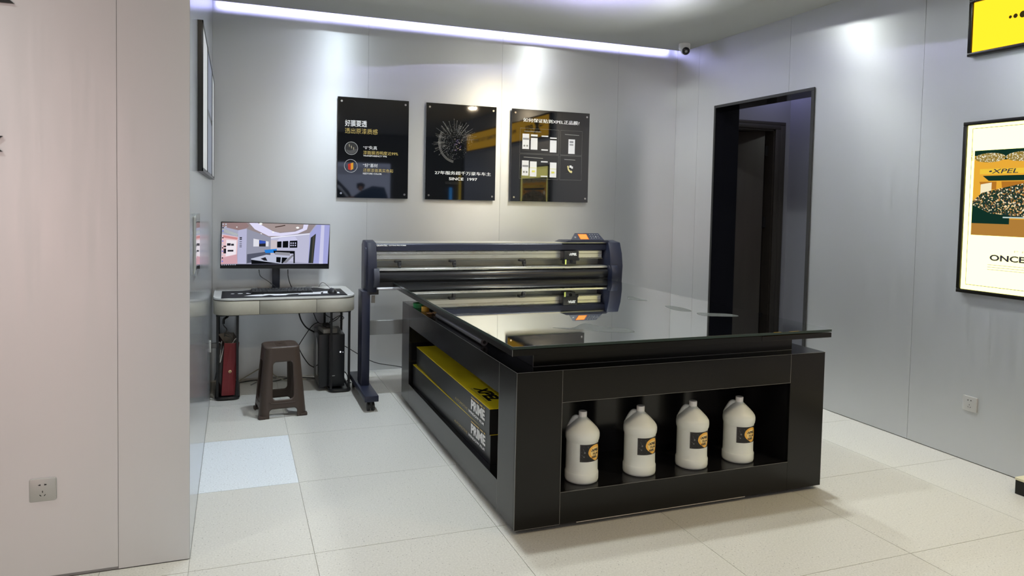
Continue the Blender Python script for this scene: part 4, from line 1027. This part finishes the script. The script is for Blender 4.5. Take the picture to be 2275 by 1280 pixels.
sp([(560, 640), (990, 705), (565, 702)], ec('black', 14, 16, 20)); sp([(690, 625), (760, 605), (790, 660), (740, 655)], DK); sp([(1010, 690), (1150, 570), (1165, 590), (1060, 695)], ec('cloth', 130, 130, 140))
sp([(140, 700), (1672, 716), (1671, 730), (139, 716)], ec('taskbar', 25, 25, 32))
for k in range(7): sp([(150+k*30, 705), (166+k*30, 705), (166+k*30, 713), (150+k*30, 713)], ec('icon', 190, 200, 215))
for k in range(12): sp([(152, 120+k*48), (170, 120+k*48), (170, 138+k*48), (152, 138+k*48)], (ec('icon', 190, 200, 215), DK, ec('icon_b', 120, 130, 220))[k % 3])
for k in range(2): sp([(190, 120+k*34), (210, 120+k*34), (210, 138+k*34), (190, 138+k*34)], ec('icon', 190, 200, 215))
fs.build('screen', mt)
cable([(.335, -.235, ZT+.16), (.345, -.262, ZT+.115), (.40, -.268, ZT+.075), (.455, -.268, ZT+.03), (.50, -.23, ZT+.008), (.56, -.21, ZT+.012), (.62, -.18, ZT+.005)], .0032, CB, 'black cable looping across the monitor stand')
cable([(.545, -.235, ZT+.16), (.548, -.235, ZT+.10), (.565, -.22, ZT+.04), (.585, -.2, ZT+.007), (.60, -.12, ZT+.006)], .0032, CB, 'black cable hanging straight down from the monitor')
cable([(.66, -.20, ZT+.004), (.69, -.22, ZT+.022), (.72, -.2, ZT+.02), (.73, -.14, ZT+.005)], .0015, CG, 'thin grey cable end curling behind the keyboard')

# ------------------------------------------------------------------ computer tower with a power strip on it
PC = empty('computer_tower', (0, 0, 0), 0, 'black computer tower standing inside the desk leg frame', 'computer')
MB().box(.752, -.515, .034, .826, -.16, .428, .003).box(.8255, -.53, .034, .940, -.16, .428, .003).build('case', mat('tower_black', (.010, .011, .013), .35), PC)
MB().prism([(-.46, .10), (-.46, .33), (-.42, .38), (-.36, .39), (-.36, .10)], 'x', .7495, .7525).build('side_recess', GLOSS, PC, False)
for x in (.78, .915):
    MB().box(x-.015, -.50, .026, x+.015, -.2, .034).build('tower_foot', BLKR, PC, False)
f = Flat((.8255, -.5305, .428), (1, 0, 0), (0, 0, -1), .115, .394, (0, -1, 0))
f.disc(.72, .34, .0045, emi('power_led', (.8, .85, 1.0), 6), 14); f.disc(.88, .345, .0018, emi('drive_led', (.8, .85, 1), 3), 8)
f.rect(.06, .785, .38, .80, GREYP); f.build('front_lights', PC)
e = empty('power_strip', (.842, -.40, .428), .12, 'grey multi-socket power strip lying on the computer tower', 'power strip')
MB().box(-.065, -.08, .0, .04, .10, .035, .006).build('strip_body', mat('strip_grey', (.30, .29, .27), .5), e)
for k in range(3): MB().box(-.035, -.045+.05*k, .034, .01, -.015+.05*k, .058, .004).build('plug', BLK, e)
for i, pts in enumerate(([(.72, -.35, DB+.0), (.73, -.36, .56), (.76, -.4, .50), (.82, -.42, .487)], [(.80, -.3, DB), (.82, -.34, .55), (.87, -.38, .52), (.84, -.37, .487)], [(.90, -.3, DB), (.93, -.36, .56), (.90, -.42, .53), (.86, -.34, .487)], [(.85, -.33, .49), (.91, -.42, .55), (.95, -.4, .53), (.93, -.33, .50)])):
    cable(pts, .003, CB, 'black cable dropping to the power strip on the computer', grp='cables between desk and power strip')
cable([(.60, -.40, DB), (.61, -.42, .60), (.63, -.42, .53), (.68, -.30, .45), (.76, -.14, .38)], .0055, CB, 'thick black cable drooping under the middle drawer')
cable([(.79, -.13, .46), (.74, -.12, .43), (.67, -.12, .33), (.62, -.14, .25), (.60, -.12, .20)], .0035, CB, 'black cable going behind the stool seat')
cable([(.62, -.3, .30), (.66, -.28, .22), (.71, -.2, .14), (.755, -.14, .10)], .0035, CB, 'black cable rising from behind the stool to the tower')
cable([(.96, -.15, .28), (1.02, -.12, .24), (1.12, -.08, .17), (1.26, -.06, .09), (1.45, -.08, .05), (1.6, -.15, .02)], .0035, CB, 'black cable sagging along the wall behind the plotter stand')
cable([(.95, -.14, .04), (.99, -.2, .06), (1.0, -.3, .03), (.97, -.36, .006), (1.02, -.33, .006)], .004, CB, 'black cable lying on the floor beside the tower')
for i, pts in enumerate(([(.19, -.06, .006), (.27, -.05, .05), (.37, -.04, .10), (.43, -.05, .09)], [(.19, -.1, .006), (.32, -.06, .006), (.45, -.12, .006), (.6, -.05, .006), (.80, -.12, .006)], [(.28, -.2, .006), (.36, -.07, .006), (.5, -.05, .02), (.62, -.1, .006), (.79, -.14, .006)], [(.42, -.05, .08), (.47, -.06, .03), (.55, -.13, .006), (.70, -.12, .006)])):
    cable(pts, .004, (CW, CB, CG, CW)[i], ('beige cable rising against the wall behind the stool', 'black cable along the floor behind the stool', 'grey cable curling on the floor behind the stool', 'beige cable dropping to the floor behind the stool')[i])

# ------------------------------------------------------------------ red paper bag in the other leg frame
B = empty('paper_bag', (.100, -.425, .0305), math.radians(9), 'red paper shopping bag standing in the desk leg frame', 'bag')
B.rotation_euler = (0, math.radians(2.2), math.radians(9))
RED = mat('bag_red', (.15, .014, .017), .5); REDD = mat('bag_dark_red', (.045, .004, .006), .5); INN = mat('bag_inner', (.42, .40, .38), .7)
bm = bmesh.new()
w0, w1, d0, d1 = .044, .050, -.135, .13
def bq(pts, mi):
    fc = bm.faces.new([bm.verts.new(p) for p in pts]); fc.material_index = mi
H_ = .375
A = [(-w0, d0, 0), (0, d0-.004, 0), (w0, d0, 0), (w0, d1, 0), (0, d1, 0), (-w0, d1, 0)]
Bt = [(-w1+.012, d0+.01, H_), (.006, d0+.012, H_-.004), (w1+.012, d0+.01, H_), (w1+.012, d1, H_+.03), (0, d1, H_+.03), (-w1+.004, d1, H_+.02)]
for i in range(6):
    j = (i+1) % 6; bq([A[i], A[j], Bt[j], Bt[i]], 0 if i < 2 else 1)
    off = Vector((0, 0, 0)); c = Vector((0, 0, .2))
    sh_ = lambda p: tuple((Vector(p)-Vector((0, 0, p[2])))*.97+Vector((0, 0, p[2])))
    bq([sh_(A[j]), sh_(A[i]), sh_(Bt[i]), sh_(Bt[j])], 2)
bq(A[::-1], 1)
me = bpy.data.meshes.new('bag_body'); bm.to_mesh(me); bm.free(); link('bag_body', me, B, [RED, REDD, INN])
f = Flat((-w0, d0-.0045, H_), (1, 0, 0), (0, 0, -1), 2*w0, H_, (0, -1, 0))
def wf(u, v, d): t = 1-v/H_; return Vector((-w0+u+(.010)*t, d0-.0055+.014*t-d, H_-v))
f.warp = wf
MG = mat('medal_gold', (.7, .55, .28), .4)
f.disc(.52, .545, .011, MG, 8); f.poly([(.44, .553), (.50, .546), (.56, .546), (.62, .553), (.58, .562), (.47, .562)], REDD)
for k in range(48): f.rect(.49, .10+.018*k, .50, .108+.018*k, mat('stitch_pale', (.32, .12, .10), .6))
f.build('seal', B)
f = Flat((0, 0, 0), (0, 1, 0), (0, 0, -1), .24, H_, (-1, 0, 0))
f.warp = lambda u, v, d: Vector((-w0-.0015-d+.002*(1-v/H_), d0+.012+u, H_-v))
for a in ((.1, .35, .3, .45), (.12, .52, .34, .62), (.1, .78, .3, .9)): f.line(a[0], a[1], a[2], a[3], .006, mat('bag_stripe', (.30, .10, .08), .5))
f.rect(.15, .5, .22, .66, mat('bag_white', (.5, .48, .46), .6)); f.build('side_print', B)
MB().tube(spline([(-.034, -.08, H_-.01), (-.044, -.105, H_-.06), (-.058, -.12, H_-.125), (-.06, -.105, H_-.14), (-.052, -.06, H_-.10), (-.044, -.04, H_)], 6), .0026, 6).build('rope_handle', mat('rope_white', (.75, .74, .72), .6), B)
MB().tube(spline([(.02, -.09, H_-.015), (.035, -.085, H_+.012), (.05, -.07, H_+.02), (.055, -.05, H_)], 5), .0022, 6).build('rope_handle', MATS['rope_white'], B)
cable([(.095, -.42, .43), (.10, -.44, .455), (.13, -.47, .45), (.145, -.46, .41), (.14, -.44, .36)], .004, CG, 'grey cable coiled on top of the red bag')
cable([(.09, -.30, .55), (.085, -.32, .50), (.11, -.36, .47), (.10, -.41, .44), (.13, -.45, .43)], .004, CG, 'grey cable hanging down the desk leg into the bag')
cable([(.08, -.28, .58), (.10, -.27, .585), (.115, -.28, .555), (.09, -.28, .535), (.085, -.29, .50)], .009, CB, 'black adapter cable bunched under the desk corner')
cable([(.044, -.55, .40), (.06, -.54, .41), (.075, -.50, .38), (.062, -.44, .28), (.03, -.36, .10)], .005, CG, 'grey plug lead from the wall socket behind the bag')

# ------------------------------------------------------------------ plastic stool
St = empty('stool', (.452, -.965, 0), math.radians(5), 'brown moulded plastic stool in front of the desk', 'stool')
BR = mat('brown_plastic', (.050, .034, .026), .40)
def stool_wall():
    HS = .455; nh, ns = 62, 34
    def half(z):                                        # half side of the rounded square, and corner radius
        t = z/HS; return .152-.040*t, .045
    def P(side, s, z):                                  # s in [-1,1] along the side, corners included at the ends
        hb, rc = half(z); L = 2*(hb-rc); q_ = PI/2*rc; tot = L+q_; d = s*tot/2
        if abs(d) <= L/2: x, y = d, -hb
        else:
            a = (abs(d)-L/2)/rc; x = math.copysign(L/2+rc*math.sin(a), d); y = -hb+rc*(1-math.cos(a))
        c, s_ = math.cos(side*PI/2), math.sin(side*PI/2)
        return (x*c-y*s_, x*s_+y*c, z), abs(d) if False else d
    def rbox(x, z, cx, cz, hx, hz, r):
        qx, qz = abs(x-cx)-hx+r, abs(z-cz)-hz+r
        return math.hypot(max(qx, 0), max(qz, 0))+min(max(qx, qz), 0)-r
    def sdf(d, z):                                      # positive where there is plastic
        hb = half(z)[0]
        k = 1-(z-.20)*.35                               # window narrows upwards
        win = rbox(d/k, z, 0, .242, .066, .122, .022)
        arch = rbox(d/(1+.0*z), z, 0, .0, .088, .060, .022)
        return min(win, arch)
    bm = bmesh.new(); grid = {}
    for side in range(4):
        for j in range(nh+1):
            for i in range(ns+1):
                s, z = -1+2*i/ns, HS*.985*j/nh
                _, d = P(side, s, z); e = sdf(d, z)
                if abs(e) < .0075:
                    for _k in range(3):
                        h = .0005; hb, rc = half(z); tot = 2*(hb-rc)+PI/2*rc; d = s*tot/2
                        e = sdf(d, z); gx_ = (sdf(d+h, z)-sdf(d-h, z))/(2*h); gz = (sdf(d, z+h)-sdf(d, z-h))/(2*h); g2_ = gx_*gx_+gz*gz or 1
                        if abs(e) > .0075: break
                        if i in (0, ns): break
                        s -= e*gx_/g2_*2/tot
                        if j not in (0,): z -= e*gz/g2_
                grid[side, j, i] = (bm.verts.new(P(side, s, z)[0]), e if abs(e) >= .0075 else 0)
        for j in range(nh):
            for i in range(ns):
                c = [grid[side, j, i], grid[side, j, i+1], grid[side, j+1, i+1], grid[side, j+1, i]]
                if sum(x[1] for x in c) > 0.0001 and min(x[1] for x in c) >= 0: bm.faces.new([x[0] for x in c])
    bmesh.ops.delete(bm, geom=[v for v in bm.verts if not v.link_faces], context='VERTS')
    bmesh.ops.remove_doubles(bm, verts=bm.verts[:], dist=.0004)
    bmesh.ops.recalc_face_normals(bm, faces=bm.faces[:])
    me = bpy.data.meshes.new('frame'); bm.to_mesh(me); bm.free(); o = link('frame', me, St, BR); shade(me, 60)
    md = o.modifiers.new('thick', 'SOLIDIFY'); md.thickness = .0055; md.offset = -1
stool_wall()
# seat: rounded square crowned slab
bm = bmesh.new(); rings = []
for hb, rc, z in ((.113, .046, .440), (.1135, .046, .452), (.111, .045, .459), (.105, .042, .463), (.092, .036, .4625), (.088, .035, .4605), (.06, .03, .461), (.012, .011, .461)):
    rings.append([bm.verts.new((x, y, z)) for x, y in rrect(-hb, -hb, hb, hb, rc, 6)])
for a, b in zip(rings, rings[1:]):
    for i in range(len(a)): bm.faces.new((a[i], a[(i+1) % len(a)], b[(i+1) % len(a)], b[i]))
bmesh.ops.recalc_face_normals(bm, faces=bm.faces[:])
me = bpy.data.meshes.new('seat'); bm.to_mesh(me); bm.free(); link('seat', me, St, BR); shade(me, 50)
for k in range(8):
    a = PI*k/4; MB().box(-.034, -.0012, .4605, .034, .0012, .4622).build('seat_rib', BR, St, False); 
    bpy.context.scene.collection.objects[-1].location = (.045*math.cos(a)*0, -.065+.0185*k, 0)
for sx in (-1, 1):
    for sy in (-1, 1):
        mb = MB(); mb.prism(rrect(-.026, -.026, .026, .026, .012, 4), 'z', 0, .018, .002)
        o = mb.build('foot', BR, St); o.location = (sx*.130, sy*.130, 0)
# stretcher groove line, proud of the lower rail
for k in range(4):
    mb = MB(); mb.tube(spline([(-.082, 0, .108), (-.07, -.001, .098), (0, -.0015, .096), (.07, -.001, .098), (.082, 0, .108)], 6), .002, 6)
    o = mb.build('rail_bead', BR, St); a = k*PI/2; hb = .152-.040*.1/.455
    o.rotation_euler = (0, 0, a); o.location = (hb*math.sin(a), -hb*math.cos(a), 0)

# ------------------------------------------------------------------ shop behind the photographer (seen in the reflections)
e = empty('shop_window', (2.6, FRONT, 1.0), 0, 'bright shop window with a man washing a car, reflected in the posters', 'window')
MB().box(-.85, 0, 0, .85, .03, 1.25).build('pane', emi('win_street', (.32, .36, .50), 2.2), e, False)
f = Flat((.80, .031, 1.22), (-1, 0, 0), (0, 0, -1), 1.6, 1.2, (0, 1, 0))
def fe(n, r, g, b, s=1.): return emi('win_'+n, (r, g, b), s)
KK = fe('black', .01, .015, .03); BL = fe('jacket', .03, .06, .13)
# seen from inside the shop and then mirrored: u runs from the viewer's right in the reflection
def mp_(pts, m): f.poly([(1-a, b) for a, b in pts], m)
mp_([(0, .55), (.12, .30), (.3, .30), (.45, .5), (.5, .62), (.62, .70), (.66, 1), (0, 1)], KK)
mp_([(0, .28), (.16, .29), (.34, .42), (.46, .62), (.44, .63), (.31, .45), (.15, .32), (0, .31)], fe('chrome', .55, .6, .75))
mp_([(.0, .70), (.45, .64), (.45, .66), (.0, .73)], MATS['win_chrome'])
mp_([(.52, .60), (.62, .50), (.78, .40), (.95, .42), (1, .6), (1, 1), (.78, 1), (.72, .72), (.60, .76), (.50, .70)], BL)
mp_([(.56, .36), (.63, .34), (.68, .38), (.66, .46), (.60, .48), (.56, .44)], KK); mp_([(.60, .40), (.65, .42), (.63, .50), (.58, .48)], fe('skin', .35, .2, .15))
mp_([(.42, .62), (.52, .60), (.54, .68), (.44, .70)], MATS['win_skin'])
mp_([(.3, .05), (1, .05), (1, .18), (.3, .2)], fe('facade', .5, .55, .75))
f.build('view', e)
e = empty('yellow_column', (5.15, FRONT, 0), 0, 'yellow lit column beside the shelves at the shop entrance', 'column')
MB().box(-.07, 0, 0, .07, .14, 2.05).build('shaft', emi('col_yellow', (.8, .55, .05), 1.4), e, False)
e = empty('display_shelf', (5.65, FRONT, 0), 0, 'black display shelving with pale lit back at the shop entrance', 'shelf')
MB().box(-.4, 0, .2, .4, .01, 2.0).build('lit_back', emi('shelf_back', (.55, .62, .5), 1.0), e, False)
for z in (.4, .8, 1.2, 1.5, 1.75, 2.0): MB().box(-.42, 0, z, .42, .35, z+.02).build('shelf_board', BLK, e, False)
for x in (-.42, .0, .42): MB().box(x-.012, .33, 0, x+.012, .35, 2.02).build('upright', BLK, e, False)
e = empty('blue_light_bar', (4.88, FRONT, .9), 0, 'upright blue light bar beside the yellow column', 'light')
MB().box(-.03, 0, 0, .03, .03, .85).build('tube', emi('bar_blue', (.05, .35, .9), 2.0), e, False)
e = empty('pink_display_wall', (-2.4, FRONT, .5), 0, 'large pink lit display panel across the far side of the shop', 'display')
MB().box(-1.5, 0, 0, 1.5, .03, 1.9).build('lit_face', emi('pink_lit', (1.0, .70, .66), 2.5), e, False)
e = empty('entrance_fill', (.40, FRONT, 0), 0, 'added glowing panes for fill light between the pink panel and the shop window', 'fill light')  # unseen glowing panes, added to fill the room with light
for k in range(2):
    MB().box(-1.25+1.26*k, 0, .08, -.02+1.26*k, .02, 2.5).build('pane', emi('entrance_fill_glow', (.80, .90, 1.0), .8), e, False)
MB().box(-1.3, 0, 0, 1.3, .06, .08).box(-1.3, 0, 2.5, 1.3, .06, 2.56).box(-1.3, 0, 0, -1.25, .06, 2.5).box(-.02, 0, 0, .01, .06, 2.5).box(1.24, 0, 0, 1.3, .06, 2.5).build('frame', BLK, e, False)
# lamps sunk in the shop ceiling
for x, y, c, p in SHOP:
    e = empty('downlight', (x, y, HC), 0, 'round recessed downlight in the shop ceiling', 'light', 'downlights in the shop ceiling')
    MB().lathe([(.055, -.004), (.055, 0), (.05, .002)], 0, 0, 24).build('trim_ring', CHROME, e)
